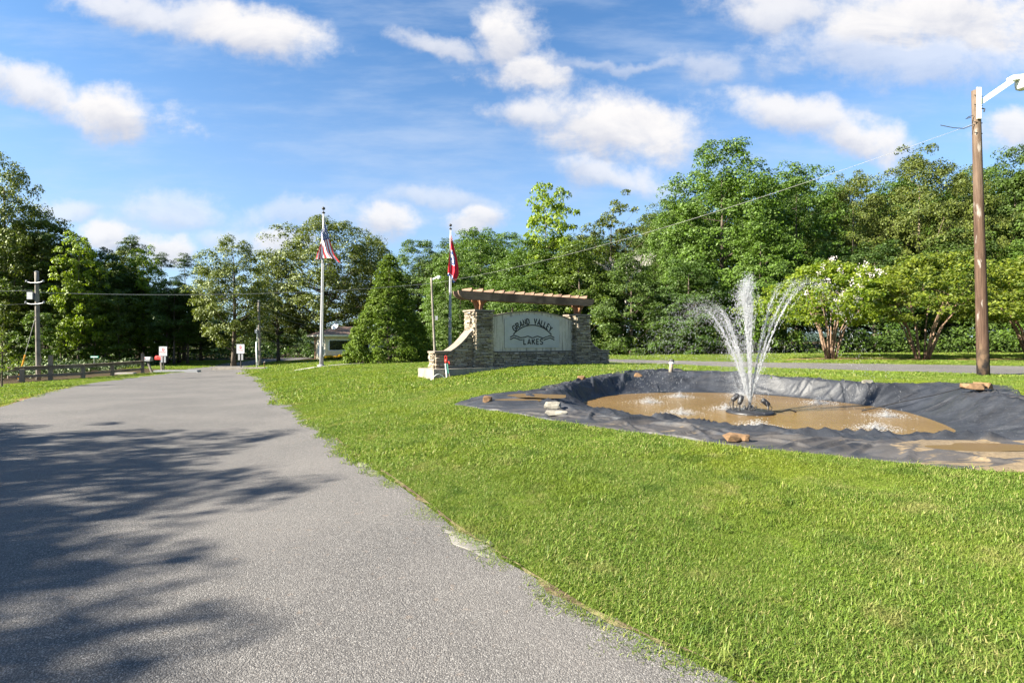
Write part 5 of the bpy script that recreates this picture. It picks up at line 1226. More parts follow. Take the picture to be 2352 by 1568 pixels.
# ------------------------------------------------------------------ trees
def leaf_quads(rng, C, N, size, asp=.55, out=None):
    """kite-shaped leaves at points C facing N"""
    n = len(C); N = N / (np.linalg.norm(N, axis=1)[:, None] + 1e-9)
    r = rng.normal(0, 1, (n, 3)); t = np.cross(N, r); t /= np.linalg.norm(t, axis=1)[:, None] + 1e-9; b = np.cross(N, t)
    s = (size * rng.uniform(.65, 1.3, n))[:, None]
    V = np.stack([C - t * s * .5, C + b * s * asp * .5 - t * s * .05 + N * s * .08, C + t * s * .5, C - b * s * asp * .5 - t * s * .05 + N * s * .08], 1)
    return V.reshape(-1, 3)
def crown_mesh(seed, Ht, R, base, prof, nclump, per, leaf, clump_r, flat=.66, inner=.35, lump=.35, asp=.6):
    """leaf clumps through a crown; prof(t) gives the relative radius from base (0) to top (1)"""
    rng = np.random.default_rng(seed); cl = []; off = rng.uniform(0, 50, 3)
    tries = 0
    while len(cl) < nclump and tries < nclump * 40:
        tries += 1
        t = rng.random(); w = prof(t)
        if rng.random() > w ** 1.2 + .05: continue
        a = rng.uniform(0, 2 * math.pi)
        z = base + (Ht - base) * t
        lm = 1 + lump * 2 * mnoise.noise((math.cos(a) * 1.3 + off[0], math.sin(a) * 1.3 + off[1], t * 3.2 + off[2]))
        rr = R * w * max(.25, lm) * math.sqrt(rng.uniform(inner ** 2, 1))
        zz = z + lump * (Ht - base) * .16 * mnoise.noise((math.cos(a) * 2 + off[2], math.sin(a) * 2 + off[0], t * 2)) * 2
        cl.append((rr * math.cos(a), rr * math.sin(a), min(zz, Ht * 1.03)))
    cl = np.array(cl); nC = len(cl)
    cr = clump_r * rng.uniform(.65, 1.35, nC)
    u = rng.normal(0, 1, (nC, per, 3)); u /= np.linalg.norm(u, axis=2)[..., None]; u[..., 2] = np.where(u[..., 2] < -.35, -u[..., 2], u[..., 2])
    rad = rng.uniform(.35, 1, (nC, per, 1)) ** .6
    pts = cl[:, None] + u * rad * cr[:, None, None] * np.array((1, 1, flat))
    axis = np.array((0, 0, base + (Ht - base) * .4)); o = cl - axis; o /= np.linalg.norm(o, axis=1)[:, None] + 1e-9
    N = u * .55 + o[:, None] * .35 + np.array((0, 0, .55)) + rng.normal(0, .55, (nC, per, 3))
    V = leaf_quads(rng, pts.reshape(-1, 3), N.reshape(-1, 3), leaf, asp)
    Fq = np.arange(len(V)).reshape(-1, 4)
    return V, Fq, cl
def limb_mesh(seed, cl, Ht, r0, base, nlimb, top=.86, lean=0.0, split=None, sides=7):
    rng = random.Random(seed); m = MB(); k = 9; bend = [(rng.uniform(-.25, .25), rng.uniform(-.25, .25)) for _ in range(3)]
    def tr(t): return Vector((math.sin(t * 2.3) * bend[0][0] + lean * t, math.sin(t * 1.7 + 1) * bend[1][1] - math.sin(1) * bend[1][1], Ht * top * t))
    m.tube([tr(i / k) - Vector((0, 0, .25 if i == 0 else 0)) for i in range(k + 1)], [r0 * (1.25 if i == 0 else 1) * (1 - .88 * (i / k) ** 1.1) for i in range(k + 1)], sides)
    for q in rng.sample(range(len(cl)), min(nlimb, len(cl))):
        c = Vector(cl[q]); hz = max(base * .7, c.z - (.25 + .35 * rng.random()) * math.hypot(c.x, c.y) - .2); t = min(.98, max(.05, hz / (Ht * top))); a = tr(t)
        b = a.lerp(c, .5) + Vector((rng.uniform(-.2, .2), rng.uniform(-.2, .2), -.06 * (c - a).length)); rr = max(.02, r0 * (1 - .88 * t) * .42)
        m.tube([a, b, c], [rr, rr * .6, rr * .18], 5)
    return m
def dome(t): return math.sqrt(max(.02, 1 - max(0, (t - .5) / .56) ** 2)) * min(1, .55 + t)
def rnd(t): return max(0, 1 - abs(2 * t - .9) ** 2.2 / 1.1) ** .6 if t < .95 else .25
def oak(t): return max(.05, (math.sin(math.pi * min(1, t * .92 + .08)) ** .55))
def tall(t): return math.sqrt(max(.012, 1 - ((t - .44) / .575) ** 2))
def skirt(t): return max(.06, 1 - .55 * t ** 1.6 - .4 * max(0, t - .75) * 2)
def cone(t): return float(np.interp(t, (0, .1, .3, .55, .8, 1), (.93, 1.0, .80, .46, .25, .04)))
def pine(t): return max(.1, .55 + .45 * math.sin(t * 9) * .6 - .35 * t)
PROTO = {}
def proto(name, leafmat, barkmat, seed, Ht, R, base, prof, ncl, per, leaf, cr, r0, nlimb, **k):
    tp = k.pop('top', .86)
    V, Fq, cl = crown_mesh(seed, Ht, R, base, prof, ncl, per, leaf, cr, **k)
    me = fast_mesh('crown', V, Fq); me.materials.append(M[leafmat])
    t = limb_mesh(seed, cl, Ht, r0, base, nlimb, tp); tm = bpy.data.meshes.new('trunk'); tm.from_pydata(t.v, [], t.f); tm.polygons.foreach_set('use_smooth', [True] * len(tm.polygons)); tm.update(); tm.materials.append(M[barkmat])
    PROTO[name] = (tm, me, Ht, R)
proto('oak', 'leaf_oak', 'bark', 1, 15, 7.2, 2.6, oak, 400, 130, .215, 1.05, .42, 46, lump=.30, inner=.5)
proto('oak2', 'leaf_oak', 'bark', 2, 12, 4.6, 2.0, oak, 270, 125, .19, .80, .30, 36, lump=.34, inner=.45)
proto('shade', 'leaf_oak', 'bark', 22, 12, 4.6, 2.6, dome, 400, 55, .22, .62, .28, 120, lump=.36, inner=.35, flat=.5)
proto('broad', 'leaf', 'bark', 3, 16, 5.2, 1.6, tall, 400, 125, .215, .95, .30, 30, lump=.28, inner=.5)
proto('broad2', 'leaf', 'bark', 4, 16, 4.4, 2.2, tall, 320, 125, .21, .85, .26, 30, lump=.36, inner=.45)
proto('broad3', 'leaf_oak', 'bark_pale', 5, 16, 5.4, 2.2, rnd, 370, 125, .21, .95, .28, 36, lump=.34, inner=.45)
proto('skirt', 'leaf', 'bark', 6, 12, 4.4, .5, skirt, 260, 120, .215, .8, .22, 20, lump=.4, inner=.5)
proto('bright', 'leaf_bright', 'bark', 7, 12, 3.2, 2.0, tall, 170, 80, .27, .72, .18, 26, lump=.46, inner=.4)
proto('airy', 'leaf_oak', 'bark', 8, 15, 4.6, 5.0, rnd, 120, 80, .25, .72, .24, 44, lump=.6, inner=.35)
proto('forest', 'leaf', 'bark', 9, 15, 3.8, 4.2, rnd, 220, 110, .215, .80, .20, 34, lump=.45, inner=.3)
proto('forest2', 'leaf_oak', 'bark', 10, 15, 3.3, 2.6, tall, 210, 75, .26, .78, .18, 34, lump=.5, inner=.3)
proto('pine', 'leaf_pine', 'bark', 12, 17, 2.9, 9.0, pine, 95, 110, .24, .75, .19, 40, lump=.5, inner=.2, flat=.4, asp=.3, top=.97)
proto('evergreen', 'leaf_cedar', 'bark', 13, 7.0, 2.75, .05, cone, 720, 72, .125, .34, .14, 10, lump=.12, inner=.78, flat=.9)
proto('slim', 'leaf', 'bark', 14, 9, 2.2, 1.2, tall, 80, 70, .24, .62, .09, 24, lump=.7, inner=.2)
proto('bush', 'leaf', 'bark', 15, 2.4, 1.5, .1, skirt, 55, 70, .17, .42, .05, 8, lump=.5, inner=.3)
proto('bush_dry', 'leaf_oak', 'bark', 16, 2.6, 2.0, .1, rnd, 70, 70, .13, .42, .04, 20, lump=.5, inner=.3)

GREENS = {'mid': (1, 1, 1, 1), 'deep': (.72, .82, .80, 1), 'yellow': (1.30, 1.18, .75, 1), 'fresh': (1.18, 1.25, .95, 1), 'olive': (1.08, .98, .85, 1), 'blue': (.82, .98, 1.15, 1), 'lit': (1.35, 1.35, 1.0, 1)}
_rt = random.Random(77)
def tree(kind, x, y, Ht, wid, label, tone='mid', group=None, name='broadleaf_tree', sink=0.0):
    tm, cm, H0, R0 = PROTO[kind]
    r = empty(name, (x, y, h(x, y) - sink), label, 'tree', group, _rt.uniform(0, 6.283))
    sz = Ht / H0; r.scale = (wid / (2 * R0), wid / (2 * R0), sz)
    t = mesh_object('trunk', tm, None, r); c = mesh_object('crown', cm, None, r)
    g = GREENS[tone]; q = _rt.uniform(.92, 1.08); c.color = (g[0] * q, g[1] * q, g[2] * q, 1)
    return r
def tree_px(kind, X, top, d, wpx, *a, **k):
    """place by picture column, height of its top and crown width (2352-pixel picture) at a chosen distance"""
    if kind.startswith('broad'): top += 13
    x = (X - 1176) / 1176 * d; z = CAMZ + (784 - top) / 1176 * d
    return tree(kind, x, d, z - h(x, d), wpx / 1176 * d * 1.06, *a, **k)
W1 = 'trees of the wood on the right'; W2 = 'trees of the wood on the left'
# single trees one can name
tree_px('oak', 742, 505, 64, 290, 'big spreading oak behind the gatehouse roof and the first flagpole', 'olive', name='oak_tree')
tree_px('oak2', 536, 548, 48, 165, 'round-crowned oak standing alone left of the road bend', 'olive', name='oak_tree')
tree_px('evergreen', 896, 588, 33.5, 192, 'dense conical evergreen between the gatehouse and the stone sign', 'mid', name='conical_evergreen', sink=.1)
tree_px('oak2', 640, 600, 60, 110, 'smaller oak filling the gap between the lone oak and the big oak', 'olive', name='oak_tree')
tree_px('oak2', 850, 545, 72, 120, 'oak at the right shoulder of the big oak, above the conical evergreen', 'olive', name='oak_tree')
tree_px('broad', 960, 548, 58, 160, 'rounded green tree between the conical evergreen and the second flagpole', 'mid')
tree_px('broad2', 1025, 585, 48, 110, 'narrow dark green tree right behind the second flagpole', 'fresh')
tree_px('broad', 1105, 520, 52, 170, 'full green tree rising over the left half of the pergola', 'fresh')
tree_px('bright', 1252, 428, 46, 120, 'tallest pale green tree above the right half of the pergola', 'lit')
tree_px('broad', 1235, 540, 46, 190, 'broad tree below the tall pale one behind the pergola', 'fresh')
tree_px('airy', 1405, 452, 50, 165, 'thin brownish-leaved tree with sky showing through its crown', 'olive')
tree_px('broad2', 1500, 478, 47, 90, 'slender tree at the left flank of the tallest green tree', 'mid')
tree_px('skirt', 1330, 560, 41, 200, 'low bushy tree just right of the pergola end', 'yellow')
tree_px('skirt', 1450, 585, 38, 170, 'dark bushy tree between the stone sign and the fountain', 'mid')
tree_px('broad', 1655, 333, 41, 250, 'tallest broad green tree behind the fountain jets', 'fresh')
tree_px('broad', 1560, 450, 42, 130, 'leafy shoulder tree left of the tallest one', 'fresh')
tree_px('broad2', 1832, 372, 43, 170, 'green tree between the fountain and the white-blossomed crape myrtle', 'fresh')
tree_px('broad3', 1960, 395, 44, 170, 'greyish olive tree above the white-blossomed crape myrtle', 'olive')
tree_px('broad3', 2110, 345, 42, 210, 'olive-green crown above the second crape myrtle', 'olive')
tree_px('broad3', 2215, 385, 41, 150, 'olive tree directly left of the brown utility pole', 'olive')
tree_px('broad', 2330, 340, 42, 200, 'dense green tree right of the brown utility pole', 'mid')
tree_px('skirt', 1750, 520, 37, 190, 'bushy front tree right of the fountain column', 'fresh')
tree_px('skirt', 2010, 560, 38, 190, 'low dark front tree between the two crape myrtles', 'deep')
tree_px('skirt', 2200, 540, 38, 190, 'low dark front tree behind the second crape myrtle', 'mid')
tree_px('skirt', 2360, 560, 36, 160, 'low green front tree cut by the right edge', 'fresh')
tree_px('skirt', 1580, 600, 37, 180, 'dark front tree behind the left fan of water', 'deep')
tree_px('skirt', 1180, 640, 40, 180, 'leafy front tree seen under the pergola beam', 'fresh')
tree_px('skirt', 1060, 660, 42, 160, 'leafy front tree between lamp post and pergola', 'mid')
rt = random.Random(5)
DEEP = ('left of the second flagpole', 'in line with the slim lamp post', 'behind the left bracket of the pergola', 'behind the first rafters of the pergola', 'above the words on the sign', 'just left of the tall pale tree', 'just right of the tall pale tree', 'behind the right bracket of the pergola',
        'behind the thin brownish tree', 'behind the bare dead branches', 'at the left flank of the tallest green tree', 'left of the left fan of water', 'behind the left fan of water', 'behind the crown of the tallest green tree', 'straight behind the fountain column', 'right of the fountain column',
        'behind the falling jets on the right', 'left of the white-blossomed crape myrtle', 'behind the white-blossomed crape myrtle', 'in the gap between the two crape myrtles', 'left of the second crape myrtle', 'behind the second crape myrtle', 'left of the brown pole', 'right behind the brown pole', 'right of the brown pole', 'at the very right edge')
for i in range(26):         # the depth of the right-hand wood
    X = 980 + i * 58 + rt.uniform(-20, 20); d = rt.uniform(50, 66); top = np.interp(X, [950, 1100, 1250, 1350, 1450, 1520, 1650, 1780, 1900, 2100, 2400], [600, 570, 560, 570, 560, 520, 420, 430, 440, 420, 410]) + rt.uniform(-45, 20)
    tree_px(rt.choice(('broad', 'broad2', 'broad3', 'broad')), X, top, d, rt.uniform(130, 190), 'green tree deep in the right-hand wood, ' + DEEP[i], rt.choice(('mid', 'deep', 'fresh')), W1)
for i in range(8):          # beyond the right edge of the picture
    x = 44 + i * 3.2 + rt.uniform(-1, 1); y = 40 - i * 3.6
    tree('broad', x, y, rt.uniform(14, 17), rt.uniform(8, 11), 'green tree of the right-hand wood outside the right edge', 'mid', W1)
# left wood
L = 'slender tree of the dark wood on the left, trunk showing under its crown'
tree_px('oak2', 12, 362, 46, 175, 'tall oak leaning in from the left edge with sky through its top', 'olive', name='oak_tree')
tree_px('forest', 95, 498, 47, 150, 'forest tree behind the grey utility pole', 'olive')
tree_px('forest2', 150, 515, 49, 120, 'forest tree just right of the grey utility pole', 'olive')
tree_px('bright', 180, 545, 45, 82, 'sunlit yellow-green tree at the edge of the left wood', 'lit')
tree_px('bright', 330, 572, 52, 70, 'slim sunlit yellow-green tree behind the red mailbox', 'fresh')
tree_px('forest', 240, 575, 50, 110, 'dull green forest tree between the two sunlit ones', 'deep')
tree_px('forest2', 290, 560, 55, 110, 'dark forest tree behind the right end of the fence', 'olive')
tree_px('pine', 300, 552, 52, 80, 'pine poking out above the middle of the left wood', 'mid', name='pine_tree')
tree_px('pine', 370, 590, 54, 70, 'pine at the right shoulder of the left wood', 'mid', name='pine_tree')
tree_px('pine', 425, 592, 58, 75, 'lone tall pine between the left wood and the lone oak', 'mid', name='pine_tree')
tree_px('pine', 460, 612, 60, 60, 'smaller pine touching the lone oak', 'blue', name='pine_tree')
tree_px('forest', 400, 640, 50, 100, 'dark forest tree under the tall pine', 'deep')
for i in range(34):
    X = -60 + i * 16 + rt.uniform(-10, 10); d = rt.uniform(47, 66) if X < 150 else rt.uniform(50, 68)
    top = np.interp(X, [-60, 60, 150, 260, 380, 500], [460, 520, 545, 590, 640, 680]) + rt.uniform(0, 70)
    k = rt.choice(('forest', 'forest2', 'slim', 'forest', 'pine'))
    tree_px(k, X, top, d, rt.uniform(75, 120), L if k != 'pine' else 'pine of the dark wood on the left, half hidden by broadleaf trees', rt.choice(('deep', 'olive', 'fresh', 'mid')), W2, name='pine_tree' if k == 'pine' else 'broadleaf_tree')  # the fresh tint paints a few sunlit crowns into the wood
for i in range(14):
    X = 20 + i * 28 + rt.uniform(-10, 10); d = rt.uniform(42, 50) + max(0, X - 130) * .03
    tree_px('slim', X, 690 + rt.uniform(-30, 50), d, rt.uniform(50, 80), 'thin young tree under the crowns of the left wood', rt.choice(('olive', 'mid', 'yellow')), 'young trees in the left wood')
for (x, y) in ((-60, 22), (-64, 30), (-56, 16)):
    tree('forest' if (x + y) % 2 else 'broad2', x, y, rt.uniform(12, 15), rt.uniform(6.5, 8.5), 'tree of the left wood outside the left edge', 'deep', W2)
# far trees down the road
for i, (X, top, d, w) in enumerate(((655, 735, 95, 60), (690, 722, 105, 55), (630, 740, 88, 50), (715, 715, 84, 60), (600, 720, 82, 70), (560, 725, 88, 80), (510, 720, 86, 80), (470, 715, 80, 90))):
    tree_px('skirt', X, top, d, w, 'distant tree at the end of the road between the oaks', ('deep', 'mid', 'fresh')[i % 3], 'distant trees down the road')
# the trees behind the viewer's left shoulder that shade the road
for i, (x, y, Ht, w, k) in enumerate(((-18.1, 2.9, 8, 6.4, 'shade'), (-16.8, .2, 8, 6.4, 'shade'), (-16.4, -1.0, 7.8, 6.0, 'shade'), (-16.0, -2.1, 8, 6.2, 'shade'), (-15.9, -1.0, 7.6, 5.2, 'shade'), (-15.8, -4.4, 8, 6.0, 'shade'), (-21.3, 3.4, 8, 6.6, 'shade'), (-20.3, .4, 8.3, 6.4, 'shade'), (-20.6, -1.2, 8.3, 6.4, 'shade'), (-20, -2.4, 8.3, 6.4, 'shade'), (-25, 3.0, 8.5, 6.4, 'shade'), (-24.2, -.4, 8.5, 6.4, 'shade'))):
    tree(k, x, y, Ht, w, 'roadside oak outside the left edge whose shadow falls across the road', 'olive', 'oaks shading the road', name='oak_tree')

# crape myrtles: many stems in a vase, a flat-bottomed bright crown, some with blossom
def myrtle(c, Ht, wid, label, blossoms, seed, tone):
    rng = np.random.default_rng(seed); r = empty('crape_myrtle', c, label, 'tree')
    c = Vector(c); R = wid / 2; z0 = Ht * .36
    cl = []
    while len(cl) < 320:
        a = rng.uniform(0, 6.283); t = rng.random(); lm = 1 + .55 * mnoise.noise((math.cos(a) * 1.6 + seed, math.sin(a) * 1.6, t * 2.5)) * 2
        w = (math.sin(math.pi * min(1, .24 + t * .70)) ** .7) * R * max(.4, lm); rr = w * math.sqrt(rng.uniform(.12, 1))
        cl.append((rr * math.cos(a), rr * math.sin(a), z0 + (Ht - z0) * t * (1 - .22 * (rr / R) ** 2) + .25 * (rr / R)))
    cl = np.array(cl); n, per = len(cl), 62
    u = rng.normal(0, 1, (n, per, 3)); u /= np.linalg.norm(u, axis=2)[..., None]
    pts = cl[:, None] + u * rng.uniform(.3, 1, (n, per, 1)) * (.46 * rng.uniform(.5, 1.35, n))[:, None, None] * np.array((1, 1, .45))
    N = u * .4 + np.array((0, 0, .8)) + rng.normal(0, .7, (n, per, 3))
    V = leaf_quads(rng, pts.reshape(-1, 3), N.reshape(-1, 3), .155, .55)
    me = fast_mesh('crown', V, np.arange(len(V)).reshape(-1, 4)); me.materials.append(M['leaf_myrtle']); cr = mesh_object('crown', me, None, r); cr.color = GREENS[tone]
    rr_ = random.Random(seed)
    for k in range(13):
        a = 6.283 * k / 13 + rr_.uniform(-.2, .2); b = c + Vector((.22 * math.cos(a), .16 * math.sin(a), -.1)); tp = Vector(cl[rr_.randrange(n)]); w = rr_.uniform(.55, 1.0); ex = Vector((math.cos(a) * R * .55 * w, math.sin(a) * R * .5 * w, Ht * rr_.uniform(.55, .75)))
        mid = Vector((math.cos(a) * R * .22 * w, math.sin(a) * R * .2 * w, Ht * .30)); m = MB()
        m.tube([b, b.lerp(c + mid, .5) + Vector((rr_.uniform(-.04, .04), 0, 0)), c + mid, c + mid.lerp(ex, .5), c + ex], [.052, .046, .038, .028, .012], 6)
        for q in range(3):
            t2 = c + ex.lerp(Vector(cl[rr_.randrange(n)]), .4); m.tube([c + mid.lerp(ex, .5 + .15 * q), t2], [.016, .006], 4)
        m.build('stem', M['bark_myrtle'], r, True)
    if blossoms:
        tops = cl[np.argsort(-(cl[:, 2] * .45 - cl[:, 1] * .5 + rng.normal(0, 1.0, n)))][:blossoms]
        for p in tops:
            q = rng.normal(0, 1, (30, 3)) * np.array((.085, .085, .10)); V = leaf_quads(rng, np.array(p) + q + (0, 0, .28), rng.normal(0, 1, (30, 3)), .066, .8)
            me = fast_mesh('blossom', V, np.arange(len(V)).reshape(-1, 4)); me.materials.append(M['blossom']); mesh_object('blossom', me, None, r)
myrtle(MYRTLES[0], 4.9, 5.8, 'crape myrtle with white blossom behind the right water jets', 34, 31, 'fresh'); myrtle(MYRTLES[1], 5.1, 8.4, 'bright yellow-green crape myrtle left of the brown utility pole', 0, 32, 'mid'); myrtle(MYRTLES[2], 5.0, 6.6, 'bright crape myrtle at the right edge behind the brown pole', 4, 33, 'mid')

# saplings, shrubs, a bare dead tree, undergrowth
def sapling(px, py, top, spread, label, mat='leaf_bright', seed=1, bark='bark_pale', n=26, cat='sapling', conical=True):
    c = Vector(at(px, py)); k = c.y / F; Ht = (py - top) * k; rng = np.random.default_rng(seed); rr = random.Random(seed); R = spread * k / 2
    r = empty('sapling', c, label, cat); m = MB(); m.tube([c - Vector((0, 0, .05)), c + Vector((.02, 0, Ht * .5)), c + Vector((0, 0, Ht))], [.035, .025, .01], 6); P = []
    for i in range(n):
        t = .25 + .73 * i / n; a = rr.uniform(0, 6.283); l = R * ((1.15 - t) if conical else 1) * rr.uniform(.6, 1.1); b = c + Vector((0, 0, Ht * t)); e = b + Vector((math.cos(a) * l, math.sin(a) * l, l * rr.uniform(.1, .45)))
        m.tube([b, e], [.010, .004], 4)
        for q in np.linspace(.2, 1.05, 12): P.append(np.array(b.lerp(e, q)) - np.array(c) + rng.normal(0, .05 * R + .02, 3))
    m.build('trunk', M[bark], r); P = np.array(P); V = leaf_quads(rng, P, rng.normal(0, .5, (len(P), 3)) + (0, 0, 1), .13 * max(1, k / .018), .35)
    me = fast_mesh('foliage', V, np.arange(len(V)).reshape(-1, 4)); me.materials.append(M[mat]); mesh_object('foliage', me, None, r)
sapling(*rx(1757, 202), 1015, 34, 'small young tree in a ring of red soil right of the sign', seed=41)
sapling(5, 1162, 990, 120, 'feathery young cypress at the left edge before the fence', 'leaf_bright', 42, 'bark', 44)
sapling(*ry(697, 598), 1008, 46, 'thin pale-trunked sapling between the fountain and the first crape myrtle', 'leaf_bright', 43, 'bark_dead', 10)
sapling(*ry(2205, 586), 985, 80, 'feathery young conifer behind the brown utility pole', 'leaf_bright', 44, 'bark_pale', 40)
sapling(*ry(78, 600), 1035, 26, 'tiny bright shrub at the edge of the wood left of the fountain', 'leaf_bright', 45, 'bark', 16)
sapling(460, 1080, 1050, 22, 'leafy shoot sprouting above the grey mailbox', 'leaf_bright', 46, 'bark', 12)
for (px, py, kind, hh, ww, lab, tone) in ((rx(2030, 195)[0], 1063, 'bush', 1.6, 2.6, 'light green shrub at the wood edge left of the water fan', 'lit'), (ry(130, 598)[0], 1060, 'bush_dry', 3.4, 4.0, 'brownish twiggy shrub behind the water jets', 'olive'), (ry(600, 598)[0], 1059, 'bush_dry', 3.0, 3.4, 'twiggy olive shrub behind the thin pale sapling', 'olive'), (ry(1780, 575)[0], 1048, 'bush', 2.6, 3.4, 'green shrub in the shade right of the second crape myrtle', 'mid'), (ry(1300, 578)[0], 1050, 'bush', 2.2, 3.2, 'green shrub in the shade between the crape myrtles', 'mid'), (1870, 1062, 'bush', 2.0, 3.0, 'dark shrub just right of the stone sign', 'deep')):
    c = at(px, py); tree(kind, c[0], c[1], hh, ww, lab, tone, name='shrub')['category'] = 'shrub'
def dead_tree():
    x = (1432 - 1176) / 1176 * 43; y = 43; zt = CAMZ + (784 - 520) / 1176 * 43; b = Vector((x, y, h(x, y))); r = empty('bare_tree', b, 'bleached bare branches of a dead tree above the low bushy trees', 'tree'); rr = random.Random(9); m = MB()
    m.tube([b, b + Vector((.2, -.3, (zt - b.z) * .55))], [.12, .07], 6); s0 = b + Vector((.2, -.3, (zt - b.z) * .55))
    def br(p, d, l, r0, dep):
        e = p + d * l; m.tube([p, p.lerp(e, .5) + Vector((rr.uniform(-.1, .1), 0, .05)), e], [r0, r0 * .75, r0 * .5], 4)
        if dep:
            for _ in range(3): br(p.lerp(e, rr.uniform(.5, 1)), (d + Vector((rr.uniform(-.7, .7), rr.uniform(-.6, .6), rr.uniform(-.2, .5)))).normalized(), l * rr.uniform(.5, .75), r0 * .55, dep - 1)
    for k in range(9): a = rr.uniform(-1.1, 1.1); br(s0, Vector((math.sin(a), -.5 + rr.uniform(-.3, .3), math.cos(a))).normalized(), rr.uniform(1.3, 1.9), .045, 3)
    m.build('branches', M['bark_dead'], r)
dead_tree()
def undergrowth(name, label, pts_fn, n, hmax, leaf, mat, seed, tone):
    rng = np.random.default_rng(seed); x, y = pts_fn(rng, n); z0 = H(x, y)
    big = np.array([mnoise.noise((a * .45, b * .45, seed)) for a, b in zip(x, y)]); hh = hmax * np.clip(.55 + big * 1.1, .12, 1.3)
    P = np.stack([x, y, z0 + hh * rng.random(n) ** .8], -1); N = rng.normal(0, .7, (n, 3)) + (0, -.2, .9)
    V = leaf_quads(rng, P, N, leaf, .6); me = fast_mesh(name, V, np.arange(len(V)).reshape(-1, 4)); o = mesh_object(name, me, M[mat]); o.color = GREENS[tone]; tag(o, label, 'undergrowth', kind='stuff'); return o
def band_right(rng, n):
    x = rng.uniform(-4, 52, n); y0 = 36.8 - .13 * np.clip(x - 4, 0, 40); return x, y0 + np.abs(rng.normal(0, 5.0, n))
def band_left(rng, n):
    y = rng.uniform(12, 52, n); x = -(23.2 + .13 * np.clip(y - 20, -20, 40)) - np.clip((y - 30) * .25, 0, 6) - 1.6 - np.abs(rng.normal(0, 4.0, n)); return x, y
def band_back(rng, n):
    x = rng.uniform(-75, 30, n); return x, 68 + np.abs(rng.normal(0, 5, n)) + np.where(x > -32, 8, 0)
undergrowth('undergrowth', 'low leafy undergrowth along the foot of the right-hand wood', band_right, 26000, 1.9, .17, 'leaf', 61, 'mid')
undergrowth('undergrowth', 'low leafy undergrowth along the foot of the left wood', band_left, 20000, .8, .15, 'leaf_pine', 62, 'deep').color = (.8, .8, .75, 1)  # dark pine leaf and dimmed tint stand in for shade under the trees
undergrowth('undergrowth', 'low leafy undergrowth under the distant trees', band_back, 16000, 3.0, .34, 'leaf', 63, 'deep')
m = MB(); n = 60
xs = np.linspace(-420, 420, n); top = [6 + 10 * max(0, mnoise.noise((x * .006, 3, 0)) + .45) for x in xs]
m.add([(x, 520, -6) for x in xs] + [(x, 560, t) for x, t in zip(xs, top)] + [(x, 640, -6) for x in xs], [(i, i + 1, n + i + 1, n + i) for i in range(n - 1)] + [(n + i, n + i + 1, 2 * n + i + 1, 2 * n + i) for i in range(n - 1)])
tag(m.build('hills', M['hill'], None, True), 'low wooded ridge far off at the end of the road', kind='structure')

# ------------------------------------------------------------------ grass
def grass_source(seed, R, n, l0, l1, w):
    rng = np.random.default_rng(seed); r = R * np.sqrt(rng.random(n)); a = rng.uniform(0, 6.283, n); B = np.stack([r * np.cos(a), r * np.sin(a), np.full(n, -.004)], -1)
    L = rng.uniform(l0, l1, n); d = rng.uniform(0, 6.283, n); lean = np.clip(rng.normal(1.1, .32, n), .25, 1.5); D = np.stack([np.cos(d), np.sin(d), np.zeros(n)], -1); S = np.stack([-np.sin(d), np.cos(d), np.zeros(n)], -1)
    W = (w * rng.uniform(.6, 1.3, n))[:, None]; up = np.array((0, 0, 1.0))
    mid = B + (D * np.sin(lean * .6)[:, None] + up * np.cos(lean * .6)[:, None]) * (L * .55)[:, None]
    tip = mid + (D * np.sin(lean * 1.25)[:, None] + up * np.cos(lean * 1.25)[:, None]) * (L * .5)[:, None]
    V = np.stack([B - S * W * .5, B + S * W * .5, mid + S * W * .42, mid - S * W * .42, tip + S * W * .06, tip - S * W * .06], 1).reshape(-1, 3)
    q = np.array([(0, 1, 2, 3), (3, 2, 4, 5)]); Fq = (q[None] + (np.arange(n) * 6)[:, None, None]).reshape(-1, 4)
    me = fast_mesh('grass_tuft', V, Fq); me.materials.append(M['grass']); return bpy.data.objects.new('grass_tuft', me)
